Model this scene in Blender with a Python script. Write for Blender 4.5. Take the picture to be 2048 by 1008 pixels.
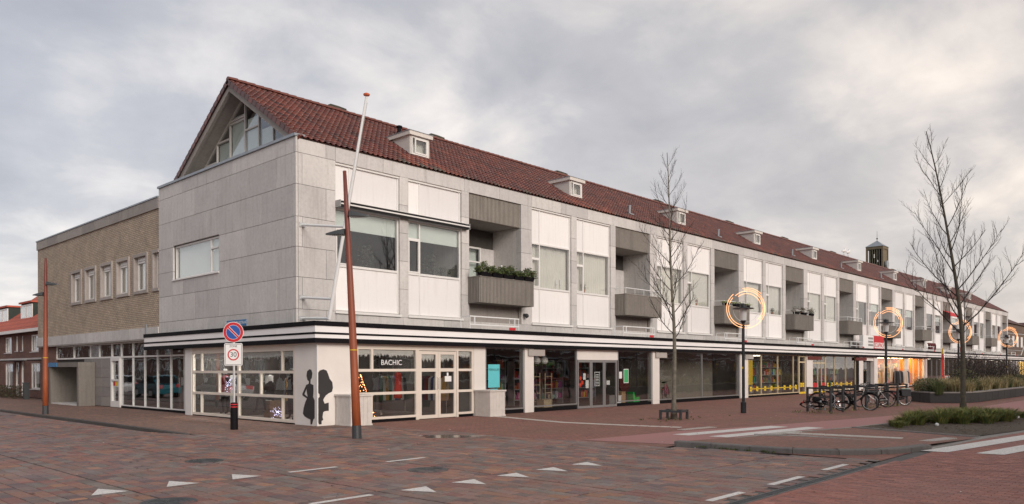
import bpy, math, random
from mathutils import Vector, Matrix
R = math.radians
random.seed(11)
for o in list(bpy.data.objects): bpy.data.objects.remove(o)
scene = bpy.context.scene
COL = scene.collection

# ------------------------------------------------------------------ camera
YAW, ROLL = 0.7505, -0.003
cam_d = bpy.data.cameras.new('camera'); cam = bpy.data.objects.new('camera', cam_d); COL.objects.link(cam)
cam_d.sensor_width = 36; cam_d.lens = 36*1525.89/2048; cam_d.shift_y = (736.4-504)/2048
cam_d.clip_start = 0.1; cam_d.clip_end = 2000
_c, _s = math.cos(YAW), math.sin(YAW)
Fv = Vector((_c, _s, 0)); Rv = Vector((_s, -_c, 0)); Uv = Vector((0, 0, 1))
_cr, _sr = math.cos(ROLL), math.sin(ROLL)
rx = Rv*_cr + Uv*_sr; ux = -Rv*_sr + Uv*_cr
CAM = Vector((-13.387, -22.082, 1.8))
m = Matrix((rx, ux, -Fv)).transposed().to_4x4(); m.translation = CAM
cam.matrix_world = m
scene.camera = cam

# ------------------------------------------------------------------ world: overcast sky
SUN_EL, SUN_AZ = R(22), R(-102)      # azimuth of the sun measured from +X towards +Y
world = bpy.data.worlds.new('World'); scene.world = world; world.use_nodes = True
wn = world.node_tree; wn.nodes.clear(); WL = wn.links.new
def wnode(t, **k):
    n = wn.nodes.new(t)
    for a, b in k.items(): setattr(n, a, b)
    return n
out = wnode('ShaderNodeOutputWorld'); bg = wnode('ShaderNodeBackground')
bg.inputs['Strength'].default_value = 0.1
sky = wnode('ShaderNodeTexSky', sky_type='NISHITA', sun_disc=False)
sky.sun_elevation = SUN_EL; sky.sun_rotation = R(90)-SUN_AZ; sky.dust_density = 3.0
tc = wnode('ShaderNodeTexCoord')
sep = wnode('ShaderNodeSeparateXYZ'); WL(tc.outputs['Generated'], sep.inputs[0])
# project the view direction on a cloud deck so that clouds flatten towards the horizon
addz = wnode('ShaderNodeMath', operation='MAXIMUM'); WL(sep.outputs['Z'], addz.inputs[0]); addz.inputs[1].default_value = 0.0
addz2 = wnode('ShaderNodeMath', operation='ADD'); WL(addz.outputs[0], addz2.inputs[0]); addz2.inputs[1].default_value = 0.32
dvx = wnode('ShaderNodeMath', operation='DIVIDE'); WL(sep.outputs['X'], dvx.inputs[0]); WL(addz2.outputs[0], dvx.inputs[1])
dvy = wnode('ShaderNodeMath', operation='DIVIDE'); WL(sep.outputs['Y'], dvy.inputs[0]); WL(addz2.outputs[0], dvy.inputs[1])
cmb = wnode('ShaderNodeCombineXYZ'); WL(dvx.outputs[0], cmb.inputs[0]); WL(dvy.outputs[0], cmb.inputs[1])
def wnoise(scale, detail, rough, dist=0.0, off=(0, 0, 0)):
    mp = wnode('ShaderNodeMapping'); mp.inputs['Location'].default_value = off
    WL(cmb.outputs[0], mp.inputs[0])
    n = wnode('ShaderNodeTexNoise'); n.inputs['Scale'].default_value = scale
    n.inputs['Detail'].default_value = detail; n.inputs['Roughness'].default_value = rough
    n.inputs['Distortion'].default_value = dist
    WL(mp.outputs[0], n.inputs['Vector']); return n.outputs['Fac']
n1 = wnoise(1.15, 6, 0.52, 0.4, (1.3, 4.9, 0)); n2 = wnoise(3.4, 7, 0.58, 0.3, (7.0, 2.2, 0))
mixn = wnode('ShaderNodeMix'); mixn.data_type = 'FLOAT'; mixn.inputs[0].default_value = 0.33
WL(n1, mixn.inputs[2]); WL(n2, mixn.inputs[3])
rampc = wnode('ShaderNodeValToRGB')
cr = rampc.color_ramp; cr.elements[0].position = 0.35; cr.elements[1].position = 0.64
cr.elements[0].color = (0.300, 0.312, 0.345, 1); cr.elements[1].color = (0.73, 0.70, 0.665, 1)
e = cr.elements.new(0.50); e.color = (0.435, 0.442, 0.462, 1)
WL(mixn.outputs[0], rampc.inputs[0])
# the cloud deck thins and warms towards the horizon
rampe = wnode('ShaderNodeValToRGB')
er = rampe.color_ramp; er.elements[0].position = 0.0; er.elements[1].position = 0.55
er.elements[0].color = (1.38, 1.30, 1.23, 1); er.elements[1].color = (0.86, 0.87, 0.89, 1)
e = er.elements.new(0.12); e.color = (1.16, 1.12, 1.09, 1)
e = er.elements.new(0.30); e.color = (1.0, 0.99, 1.0, 1)
WL(addz.outputs[0], rampe.inputs[0])
mulc = wnode('ShaderNodeMix'); mulc.data_type = 'RGBA'; mulc.blend_type = 'MULTIPLY'; mulc.inputs[0].default_value = 1
WL(rampc.outputs[0], mulc.inputs[6]); WL(rampe.outputs[0], mulc.inputs[7])
scl = wnode('ShaderNodeMix'); scl.data_type = 'RGBA'; scl.blend_type = 'MULTIPLY'; scl.inputs[0].default_value = 1
WL(mulc.outputs[2], scl.inputs[6]); scl.inputs[7].default_value = (5.35, 5.35, 5.3, 1); scl.clamp_result = False
# the side of the sky where the sun stands behind the cloud is brighter and warmer
dotn = wnode('ShaderNodeVectorMath', operation='DOT_PRODUCT'); WL(tc.outputs['Generated'], dotn.inputs[0])
dotn.inputs[1].default_value = (math.cos(R(-55)), math.sin(R(-55)), 0)
mrg = wnode('ShaderNodeMapRange'); mrg.inputs[1].default_value = -1.0; mrg.inputs[2].default_value = .8
WL(dotn.outputs['Value'], mrg.inputs[0])
gl2 = wnode('ShaderNodeValToRGB'); gl2.color_ramp.elements[0].color = (.93, .96, 1.02, 1); gl2.color_ramp.elements[1].color = (1.12, 1.02, .92, 1)
WL(mrg.outputs[0], gl2.inputs[0])
scl2 = wnode('ShaderNodeMix'); scl2.data_type = 'RGBA'; scl2.blend_type = 'MULTIPLY'; scl2.inputs[0].default_value = 1; scl2.clamp_result = False
WL(scl.outputs[2], scl2.inputs[6]); WL(gl2.outputs[0], scl2.inputs[7])
mixs = wnode('ShaderNodeMix'); mixs.data_type = 'RGBA'; mixs.inputs[0].default_value = 0.94
WL(sky.outputs[0], mixs.inputs[6]); WL(scl2.outputs[2], mixs.inputs[7])
WL(mixs.outputs[2], bg.inputs['Color']); WL(bg.outputs[0], out.inputs[0])

# ------------------------------------------------------------------ sun behind the cloud
sd_ = bpy.data.lights.new('sun', 'SUN'); sun = bpy.data.objects.new('sun', sd_); COL.objects.link(sun)
sd_.energy = 0.95; sd_.angle = R(28); sd_.color = (1.0, 0.90, 0.825)
sv = Vector((math.cos(SUN_EL)*math.cos(SUN_AZ), math.cos(SUN_EL)*math.sin(SUN_AZ), math.sin(SUN_EL)))
sun.rotation_euler = sv.to_track_quat('Z', 'Y').to_euler(); sun.location = sv*80

vs = scene.view_settings
vs.view_transform = 'Standard'; vs.look = 'None'; vs.gamma = 1; vs.exposure = 1.35; vs.use_curve_mapping = False
scene.cycles.max_bounces = 8; scene.cycles.transparent_max_bounces = 12

# ------------------------------------------------------------------ materials
MATS = {}
def newmat(name):
    mt = bpy.data.materials.new(name); mt.use_nodes = True; mt.node_tree.nodes.clear(); return mt
class NT:
    def __init__(s, mt): s.t = mt.node_tree
    def n(s, t, **k):
        x = s.t.nodes.new(t)
        for a, b in k.items(): setattr(x, a, b)
        return x
    def l(s, a, b): s.t.links.new(a, b)
    def mix(s, fac, a, b, blend='MIX'):
        x = s.n('ShaderNodeMix', data_type='RGBA', blend_type=blend)
        for i, v in ((0, fac), (6, a), (7, b)):
            if hasattr(v, 'node'): s.l(v, x.inputs[i])
            else: x.inputs[i].default_value = v if i == 0 else (*v, 1)
        return x.outputs[2]
    def pos(s, scale=(1, 1, 1), rot=(0, 0, 0)):
        g = s.n('ShaderNodeNewGeometry'); mp = s.n('ShaderNodeMapping')
        mp.inputs['Scale'].default_value = scale; mp.inputs['Rotation'].default_value = rot
        s.l(g.outputs['Position'], mp.inputs[0]); return mp.outputs[0]
    def noise(s, vec, scale, detail=4, rough=.55):
        x = s.n('ShaderNodeTexNoise'); x.inputs['Scale'].default_value = scale
        x.inputs['Detail'].default_value = detail; x.inputs['Roughness'].default_value = rough
        s.l(vec, x.inputs['Vector']); return x.outputs['Fac']
    def ramp(s, fac, p0, p1, c0=(0, 0, 0), c1=(1, 1, 1)):
        x = s.n('ShaderNodeValToRGB'); r = x.color_ramp
        r.elements[0].position = p0; r.elements[1].position = p1
        r.elements[0].color = (*c0, 1); r.elements[1].color = (*c1, 1)
        s.l(fac, x.inputs[0]); return x.outputs[0]
    def bsdf(s, col, rough=.7, metal=0, bump=None, bstr=.3, bdist=.01, spec=None, emit=None, estr=0):
        b = s.n('ShaderNodeBsdfPrincipled'); o = s.n('ShaderNodeOutputMaterial')
        if hasattr(col, 'node'): s.l(col, b.inputs['Base Color'])
        else: b.inputs['Base Color'].default_value = (*col, 1)
        if hasattr(rough, 'node'): s.l(rough, b.inputs['Roughness'])
        else: b.inputs['Roughness'].default_value = rough
        b.inputs['Metallic'].default_value = metal
        if spec is not None: b.inputs['Specular IOR Level'].default_value = spec
        if emit: b.inputs['Emission Color'].default_value = (*emit, 1); b.inputs['Emission Strength'].default_value = estr
        if bump is not None:
            bp = s.n('ShaderNodeBump'); bp.inputs['Strength'].default_value = bstr; bp.inputs['Distance'].default_value = bdist
            s.l(bump, bp.inputs['Height']); s.l(bp.outputs[0], b.inputs['Normal'])
        s.l(b.outputs[0], o.inputs[0]); return b
def plain(name, col, rough=.6, metal=0, var=.18, scale=3.0, emit=None, estr=0, obvar=0.0, spec=None):
    if name in MATS: return MATS[name]
    mt = newmat(name); t = NT(mt)
    if var:
        f = t.noise(t.pos(), scale, 5, .6)
        c0 = tuple(max(0, c*(1-var)) for c in col); c1 = tuple(min(1, c*(1+var)) for c in col)
        c = t.ramp(f, .25, .75, c0, c1)
    else: c = col
    if obvar:
        oi = t.n('ShaderNodeObjectInfo'); f = t.ramp(oi.outputs['Random'], 0, 1, (1-obvar,)*3, (1+obvar*.6,)*3)
        c = t.mix(1.0, c if hasattr(c, 'node') else col, f, 'MULTIPLY')
    bump = t.noise(t.pos(), scale*14, 3, .6) if var else None
    t.bsdf(c, rough, metal, bump, .12, .004, spec, emit, estr)
    MATS[name] = mt; return mt

def concrete(name, col, dark, streak=.5, mott=1.0):
    mt = newmat(name); t = NT(mt)
    p = t.pos()
    a = t.noise(p, 1.1, 6, .65); b = t.noise(p, 9, 5, .7)
    c = t.mix(t.ramp(a, .35, .72), col, tuple(x*(1-.14*mott) for x in col))
    c = t.mix(t.ramp(b, .45, .85), c, tuple(x*(1-.28*mott) for x in col))
    # rain streaks run down the face
    s = t.noise(t.pos((5, 5, .35)), 1.4, 5, .65)
    fs = t.n('ShaderNodeMath', operation='MULTIPLY'); t.l(t.ramp(s, .52, .78), fs.inputs[0]); fs.inputs[1].default_value = streak
    c = t.mix(fs.outputs[0], c, dark)
    oi = t.n('ShaderNodeObjectInfo')
    c = t.mix(1.0, c, t.ramp(oi.outputs['Random'], 0, 1, (.86, .86, .87), (1.06, 1.055, 1.05)), 'MULTIPLY')
    t.bsdf(c, .85, 0, t.noise(p, 60, 4, .7), .25, .006)
    MATS[name] = mt; return mt
M_conc = concrete('light_concrete', (.62, .605, .588), (.31, .285, .26), .55)
M_rib = concrete('ribbed_concrete', (.29, .268, .24), (.14, .125, .11), .7)
M_greyconc = concrete('grey_concrete', (.36, .335, .31), (.2, .18, .165), .6)
M_joint = plain('joint_dark', (.10, .095, .09), .9, var=.2)
M_white = concrete('white_panel', (.84, .83, .82), (.58, .55, .51), .38, .18)
M_frame = plain('white_frame', (.74, .73, .71), .4, var=.04)
M_cream = plain('cream_paint', (.72, .65, .57), .5, var=.06, scale=1.5)
M_creamwall = plain('cream_wall', (.76, .72, .68), .6, var=.07, scale=1.1)
M_alu = plain('grey_aluminium', (.36, .36, .36), .35, .5, var=.05)
M_black = plain('black_panel', (.009, .008, .010), .6, var=.15, spec=.1)
M_darksteel = plain('dark_grey_steel', (.055, .06, .065), .45, .3, var=.15)
M_corten = None
def corten():
    mt = newmat('brown_painted_steel'); t = NT(mt)
    g = t.n('ShaderNodeNewGeometry'); sp = t.n('ShaderNodeSeparateXYZ'); t.l(g.outputs['Position'], sp.inputs[0])
    mr = t.n('ShaderNodeMapRange'); mr.inputs[1].default_value = 0; mr.inputs[2].default_value = 5.5
    t.l(sp.outputs['Z'], mr.inputs[0])
    c = t.mix(mr.outputs[0], (.42, .115, .038), (.13, .032, .026))
    f = t.noise(t.pos((6, 6, 1)), 3, 5, .6)
    c = t.mix(t.ramp(f, .4, .8), c, (.25, .06, .03))
    t.bsdf(c, .5, 0, t.noise(t.pos(), 40, 3, .6), .1, .002); return mt
M_corten = corten()
M_zinc = plain('zinc', (.30, .33, .36), .4, .4, var=.15)
M_silver = plain('galvanised_steel', (.55, .57, .58), .38, .6, var=.08)
M_whitepaint = plain('white_painted_metal', (.78, .80, .80), .4, var=.04)
M_roadwhite = None
def roadpaint():
    mt = newmat('road_paint'); t = NT(mt)
    f = t.noise(t.pos(), 24, 5, .75); f2 = t.noise(t.pos(), 2.2, 4, .6)
    c = t.mix(t.ramp(f, .47, .70), (.72, .70, .67), (.30, .265, .25))
    c = t.mix(t.ramp(f2, .42, .8), c, (.56, .53, .50))
    t.bsdf(c, .6, 0, t.noise(t.pos(), 120, 3), .2, .003); return mt
M_roadwhite = roadpaint()

def glass(name, tint=(.93, .95, .94), base=.065, gain=.75, wavy=0.0):
    mt = newmat(name); t = NT(mt)
    o = t.n('ShaderNodeOutputMaterial'); tr = t.n('ShaderNodeBsdfTransparent'); gl = t.n('ShaderNodeBsdfGlossy')
    tr.inputs[0].default_value = (*tint, 1); gl.inputs['Roughness'].default_value = .0
    gl.inputs[0].default_value = (.95, .97, 1, 1)
    lw = t.n('ShaderNodeLayerWeight'); lw.inputs[0].default_value = .5       # Schlick, the same on both faces of a pane
    fr = t.n('ShaderNodeMath', operation='POWER'); t.l(lw.outputs['Facing'], fr.inputs[0]); fr.inputs[1].default_value = 4.0
    ma = t.n('ShaderNodeMath', operation='MULTIPLY_ADD', use_clamp=True)
    t.l(fr.outputs[0], ma.inputs[0]); ma.inputs[1].default_value = gain; ma.inputs[2].default_value = base
    if wavy:
        bp = t.n('ShaderNodeBump'); bp.inputs['Strength'].default_value = wavy; bp.inputs['Distance'].default_value = .05
        t.l(t.noise(t.pos(), .9, 2, .5), bp.inputs['Height']); t.l(bp.outputs[0], gl.inputs['Normal'])
    mx = t.n('ShaderNodeMixShader'); t.l(ma.outputs[0], mx.inputs[0]); t.l(tr.outputs[0], mx.inputs[1]); t.l(gl.outputs[0], mx.inputs[2])
    t.l(mx.outputs[0], o.inputs[0]); MATS[name] = mt; return mt
M_glass = glass('window_glass', (.94, .945, .94), .085, .75); M_shopglass = glass('shop_glass', (.94, .95, .945), .095, .75, .10)

def attrmat(name, rough, bscale=40, bstr=.2, var=.25, spec=None, dirt=None):
    """colour comes from the per-face attribute 'Col', with grain on top"""
    mt = newmat(name); t = NT(mt)
    a = t.n('ShaderNodeAttribute'); a.attribute_name = 'Col'
    f = t.noise(t.pos(), bscale*.3, 5, .65)
    c = t.mix(1.0, a.outputs['Color'], t.ramp(f, .25, .8, (1-var,)*3, (1+var,)*3), 'MULTIPLY')
    if dirt:
        d = t.noise(t.pos(), .35, 5, .6)
        c = t.mix(t.ramp(d, .48, .72, (0, 0, 0), (.55, .55, .55)), c, dirt)
    t.bsdf(c, rough, 0, t.noise(t.pos(), bscale, 4, .65), bstr, .004, spec); return mt
M_tile = attrmat('glazed_roof_tile', .38, 30, .2, .2, .5)
M_paver = attrmat('plaza_paver', .62, 45, .35, .22, .4, (.205, .165, .158))
M_roadbrick = attrmat('road_brick', .7, 60, .35, .18, .35, (.25, .14, .12))

def brickmat(name, c1, c2, mortar, bw, bh, plane='xy', msize=.01, rough=.85, blot=None, bstr=.5, off=.5):
    """small bricks too fine to model: colour and fine relief"""
    mt = newmat(name); t = NT(mt)
    g = t.n('ShaderNodeNewGeometry'); sp = t.n('ShaderNodeSeparateXYZ'); cb = t.n('ShaderNodeCombineXYZ')
    t.l(g.outputs['Position'], sp.inputs[0])
    ax = {'xy': 'XY', 'yx': 'YX', 'xz': 'XZ', 'yz': 'YZ'}[plane]
    t.l(sp.outputs[ax[0]], cb.inputs[0]); t.l(sp.outputs[ax[1]], cb.inputs[1])
    b = t.n('ShaderNodeTexBrick'); b.offset = off
    b.inputs['Color1'].default_value = (*c1, 1); b.inputs['Color2'].default_value = (*c2, 1); b.inputs['Mortar'].default_value = (*mortar, 1)
    b.inputs['Scale'].default_value = 1; b.inputs['Brick Width'].default_value = bw; b.inputs['Row Height'].default_value = bh
    b.inputs['Mortar Size'].default_value = msize; b.inputs['Bias'].default_value = -.1; b.inputs['Mortar Smooth'].default_value = .3
    t.l(cb.outputs[0], b.inputs['Vector'])
    f = t.noise(t.pos(), 1.3, 6, .65); f2 = t.noise(t.pos(), 11, 4, .6)
    c = t.mix(1.0, b.outputs['Color'], t.ramp(f, .3, .75, (.80, .80, .80), (1.18, 1.16, 1.14)), 'MULTIPLY')
    c = t.mix(1.0, c, t.ramp(f2, .25, .8, (.78, .78, .78), (1.2, 1.2, 1.2)), 'MULTIPLY')
    if blot:
        fb = t.noise(t.pos(), .33, 5, .62)
        c = t.mix(t.ramp(fb, .46, .70, (0, 0, 0), (.6, .6, .6)), c, blot)
    inv = t.n('ShaderNodeMath', operation='SUBTRACT'); inv.inputs[0].default_value = 1; t.l(b.outputs['Fac'], inv.inputs[1])
    t.bsdf(c, rough, 0, inv.outputs[0], bstr, .008); MATS[name] = mt; return mt
M_brickwall = brickmat('yellow_brick', (.52, .425, .325), (.44, .35, .26), (.25, .21, .175), .22, .082, 'yz', .014, bstr=.8)
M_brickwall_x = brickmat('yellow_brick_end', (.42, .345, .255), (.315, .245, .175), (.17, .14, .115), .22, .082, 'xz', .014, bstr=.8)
M_redbrick_y = brickmat('red_brick_wall', (.20, .085, .065), (.13, .058, .048), (.16, .13, .11), .21, .065, 'yz', .01)
M_redbrick_x = brickmat('red_brick_front', (.20, .085, .065), (.13, .058, .048), (.16, .13, .11), .21, .065, 'xz', .01)
M_brownbrick = brickmat('brown_brick', (.16, .105, .075), (.105, .068, .05), (.12, .1, .085), .21, .065, 'yz', .01)
M_brownbrick_x = brickmat('brown_brick_x', (.16, .105, .075), (.105, .068, .05), (.12, .1, .085), .21, .065, 'xz', .01)
M_frontpave = brickmat('front_pavement_brick', (0.298, 0.124, 0.094), (0.210, 0.093, 0.074), (0.127, 0.074, 0.061), .2, .1, 'xy', .009, .8, (.155, .10, .062), .35)
M_sidepave = brickmat('side_pavement_brick', (0.298, 0.159, 0.108), (0.146, 0.091, 0.076), (0.089, 0.064, 0.053), .2, .1, 'yx', .009, .75, (.12, .082, .068), .4)
M_roadfar = brickmat('far_road_brick', (0.273, 0.124, 0.104), (0.210, 0.095, 0.081), (0.102, 0.058, 0.053), .21, .105, 'yx', .009, .75, None, .35)
M_plazafar = brickmat('far_plaza_paver', (0.216, 0.146, 0.127), (0.152, 0.127, 0.124), (0.064, 0.053, 0.051), .42, .28, 'yx', .009, .65, (.2, .11, .08), .3)
M_islandbrick = brickmat('island_brick', (0.286, 0.133, 0.099), (0.210, 0.102, 0.079), (0.114, 0.070, 0.058), .2, .1, 'xy', .008, .8, (.17, .10, .065), .35)
def cyclemat():
    mt = newmat('pink_asphalt'); t = NT(mt)
    f = t.noise(t.pos(), 90, 4, .7); f2 = t.noise(t.pos(), .7, 6, .6)
    c = t.mix(t.ramp(f, .3, .75), (.40, .19, .175), (.29, .135, .128))
    c = t.mix(t.ramp(f2, .42, .75, (0, 0, 0), (.6, .6, .6)), c, (.29, .16, .148))
    t.bsdf(c, .82, 0, f, .3, .004); return mt
M_cycle = cyclemat()
def soilmat():
    mt = newmat('soil'); t = NT(mt)
    f = t.noise(t.pos(), 18, 6, .7)
    c = t.ramp(f, .3, .75, (.045, .034, .026), (.15, .115, .085)); t.bsdf(c, .95, 0, f, .8, .04); return mt
M_soil = soilmat()
M_ground = plain('ground', (.15, .115, .10), .85, var=.25, scale=.8)
M_kerb = concrete('kerb_concrete', (.31, .29, .27), (.14, .125, .115), .5)
M_darkkerb = concrete('dark_kerb', (.085, .075, .07), (.05, .045, .04), .5)
M_soffit = plain('soffit_board', (.50, .43, .38), .6, var=.08)
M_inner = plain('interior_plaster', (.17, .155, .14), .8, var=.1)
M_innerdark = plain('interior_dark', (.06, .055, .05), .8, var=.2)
M_innerfloor = plain('interior_floor', (.16, .13, .11), .55, var=.2)
M_roofdeck = plain('roof_deck', (.085, .04, .034), .8, var=.2)
M_roofred = brickmat('orange_roof', (.52, .13, .08), (.44, .10, .065), (.30, .075, .05), .25, .33, 'yz', .03)
M_bark = plain('bark', (.042, .034, .030), .9, var=.4, scale=14)
M_lantern = plain('lantern_black', (.02, .022, .026), .4, .2, var=.1)
M_yellow = plain('yellow_print', (.80, .55, .03), .5, var=.04)
M_red = plain('red_print', (.55, .02, .03), .5, var=.05)
M_blue = plain('blue_print', (.025, .09, .36), .45, var=.05)
M_streetblue = plain('street_sign_blue', (.03, .17, .38), .45, var=.05)
M_ink = plain('black_print', (.015, .015, .017), .55, var=0)
M_silh = plain('silhouette_vinyl', (.034, .032, .033), .5, var=.1)
M_paper = plain('white_paper', (.80, .80, .79), .7, var=.03)
M_turq = plain('turquoise_paper', (.12, .55, .60), .7, var=.05)
M_green = plain('green_paper', (.06, .42, .16), .6, var=.05)
M_curtain = plain('net_curtain', (.66, .655, .60), .9, var=.06, scale=2)
M_blind = plain('pale_blind', (.68, .76, .72), .8, var=.04)
M_blinddark = plain('brown_blind', (.22, .20, .165), .85, var=.1)
M_room = plain('room_wall', (.20, .19, .175), .9, var=.1)
M_rubber = plain('rubber', (.02, .02, .02), .7, var=.1)
M_chrome = plain('chrome', (.6, .6, .6), .22, 1, var=.03)

# ------------------------------------------------------------------ mesh helpers
class MB:
    def __init__(s): s.v = []; s.f = []; s.c = []
    def add(s, vs_, fs, col=None):
        b = len(s.v); s.v += [tuple(v) for v in vs_]; s.f += [tuple(b+i for i in f) for f in fs]
        s.c += [col]*len(fs); return s
    def box(s, x0, x1, y0, y1, z0, z1, col=None):
        return s.add([(x0, y0, z0), (x1, y0, z0), (x1, y1, z0), (x0, y1, z0), (x0, y0, z1), (x1, y0, z1), (x1, y1, z1), (x0, y1, z1)],
                     [(0, 3, 2, 1), (4, 5, 6, 7), (0, 1, 5, 4), (1, 2, 6, 5), (2, 3, 7, 6), (3, 0, 4, 7)], col)
    def cyl(s, p0, p1, r0, r1=None, n=10, cap=True, col=None):
        r1 = r0 if r1 is None else r1
        p0 = Vector(p0); p1 = Vector(p1); d = p1-p0
        if d.length < 1e-6: return s
        d.normalize(); a = d.orthogonal().normalized(); b = d.cross(a)
        vs_ = []
        for p, r in ((p0, r0), (p1, r1)):
            for i in range(n):
                t = 2*math.pi*i/n; vs_.append(p+(a*math.cos(t)+b*math.sin(t))*r)
        fs = [(i, (i+1) % n, n+(i+1) % n, n+i) for i in range(n)]
        if cap: fs += [tuple(range(n-1, -1, -1)), tuple(range(n, 2*n))]
        return s.add(vs_, fs, col)
    def tube(s, pts, r, n=6, closed=False, col=None):
        """tube along a path; r is a number or one radius per point"""
        P = [Vector(p) for p in pts]; N = len(P)
        rr = r if isinstance(r, (list, tuple)) else [r]*N
        up = None; vs_ = []
        for i in range(N):
            d = (P[(i+1) % N]-P[i-1]) if closed else (P[min(i+1, N-1)]-P[max(i-1, 0)])
            d.normalize()
            if up is None: up = d.orthogonal().normalized()
            up = (up-d*up.dot(d)).normalized(); b = d.cross(up)
            for k in range(n):
                t = 2*math.pi*k/n; vs_.append(P[i]+(up*math.cos(t)+b*math.sin(t))*rr[i])
        fs = []
        for i in range(N if closed else N-1):
            j = (i+1) % N
            for k in range(n): fs.append((i*n+k, i*n+(k+1) % n, j*n+(k+1) % n, j*n+k))
        if not closed: fs += [tuple(range(n-1, -1, -1)), tuple(range((N-1)*n, N*n))]
        return s.add(vs_, fs, col)
    def lathe(s, prof, n=16, c=(0, 0, 0), col=None):
        vs_ = []; fs = []
        for r, z in prof:
            for k in range(n):
                t = 2*math.pi*k/n; vs_.append((c[0]+r*math.cos(t), c[1]+r*math.sin(t), c[2]+z))
        for i in range(len(prof)-1):
            for k in range(n): fs.append((i*n+k, i*n+(k+1) % n, (i+1)*n+(k+1) % n, (i+1)*n+k))
        fs += [tuple(range(n-1, -1, -1)), tuple(range((len(prof)-1)*n, len(prof)*n))]
        return s.add(vs_, fs, col)
    def prism(s, poly, axis, a, b, col=None):
        """polygon in the two other axes, extruded along axis from a to b"""
        def P(p, t):
            return {'x': (t, p[0], p[1]), 'y': (p[0], t, p[1]), 'z': (p[0], p[1], t)}[axis]
        n = len(poly); vs_ = [P(p, a) for p in poly]+[P(p, b) for p in poly]
        fs = [tuple(range(n-1, -1, -1)), tuple(range(n, 2*n))]+[(i, (i+1) % n, n+(i+1) % n, n+i) for i in range(n)]
        return s.add(vs_, fs, col)
    def quad(s, a, b, c, d, col=None): return s.add([a, b, c, d], [(0, 1, 2, 3)], col)
    def mesh(s, name, mat, smooth=False):
        me = bpy.data.meshes.new(name); me.from_pydata(s.v, [], s.f)
        if any(c is not None for c in s.c):
            at = me.attributes.new('Col', 'FLOAT_COLOR', 'CORNER'); buf = []
            for f, c in zip(s.f, s.c):
                cc = c or (.5, .5, .5); buf += [cc[0], cc[1], cc[2], 1.0]*len(f)
            at.data.foreach_set('color', buf)
        if smooth: me.polygons.foreach_set('use_smooth', [True]*len(me.polygons))
        me.materials.append(mat); me.update(); return me
    def build(s, name, mat, parent=None, loc=None, smooth=False):
        return ob(name, s.mesh(name, mat, smooth), parent, loc)
def fixn(me):
    import bmesh
    b = bmesh.new(); b.from_mesh(me); bmesh.ops.recalc_face_normals(b, faces=b.faces); b.to_mesh(me); b.free(); return me
def ob(name, me, parent=None, loc=None, rot=None):
    o = bpy.data.objects.new(name, me); COL.objects.link(o)
    if parent is not None: o.parent = parent
    if loc is not None: o.location = loc
    if rot is not None: o.rotation_euler = rot
    return o
BOXC = {}
def bx(name, mat, parent, x0, x1, y0, y1, z0, z1):
    """box as an object of its own; boxes of one size share their mesh"""
    k = (mat.name, round(x1-x0, 4), round(y1-y0, 4), round(z1-z0, 4), name)
    if k not in BOXC:
        a, b, c = (x1-x0)/2, (y1-y0)/2, (z1-z0)/2
        BOXC[k] = MB().box(-a, a, -b, b, -c, c).mesh(name, mat)
    return ob(name, BOXC[k], parent, ((x0+x1)/2, (y0+y1)/2, (z0+z1)/2))
def cbx(name, mat, parent, x0, x1, y0, y1, z0, z1, ch=.006):
    """box with chamfered edges, shared by size"""
    k = (mat.name, round(x1-x0, 3), round(y1-y0, 3), round(z1-z0, 3), name, 'c')
    if k not in BOXC:
        import bmesh
        a, b, c = (x1-x0)/2, (y1-y0)/2, (z1-z0)/2
        me = MB().box(-a, a, -b, b, -c, c).mesh(name, mat)
        bm = bmesh.new(); bm.from_mesh(me)
        bmesh.ops.bevel(bm, geom=bm.edges[:], offset=min(ch, a*.4, b*.4, c*.4), segments=1, affect='EDGES')
        bm.to_mesh(me); bm.free(); BOXC[k] = me
    return ob(name, BOXC[k], parent, ((x0+x1)/2, (y0+y1)/2, (z0+z1)/2))
def tag(o, label, cat, group=None, kind=None):
    if label: o['label'] = label
    if cat: o['category'] = cat
    if group: o['group'] = group
    if kind: o['kind'] = kind
    return o
def struct(o): o['kind'] = 'structure'; return o
def thing(name, label, cat, loc=(0, 0, 0), rz=0, group=None):
    o = bpy.data.objects.new(name, None); COL.objects.link(o); o.location = loc; o.rotation_euler = (0, 0, rz)
    o.empty_display_size = .2
    return tag(o, label, cat, group)
def copy_tree(o, parent=None):
    c = o.copy(); COL.objects.link(c)
    if parent is not None: c.parent = parent
    for ch in o.children: copy_tree(ch, c)
    return c
TEXTC = {}
def text_mesh(s, size, mat, depth=.002, bold=0.0):
    k = (s, size, mat.name, depth, bold)
    if k in TEXTC: return TEXTC[k]
    cu = bpy.data.curves.new('txt', 'FONT'); cu.body = s; cu.size = size; cu.align_x = 'CENTER'; cu.align_y = 'CENTER'
    cu.extrude = depth; cu.offset = bold
    t = bpy.data.objects.new('txt', cu); COL.objects.link(t)
    bpy.context.view_layer.update()
    me = bpy.data.meshes.new_from_object(t.evaluated_get(bpy.context.evaluated_depsgraph_get()))
    bpy.data.objects.remove(t); me.materials.clear(); me.materials.append(mat); TEXTC[k] = me; return me
ROT_FRONT = (R(90), 0, 0)              # text on a wall that faces -Y
ROT_SIDE = (R(90), 0, R(-90))          # text on a wall that faces -X
exec_order = []
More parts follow.
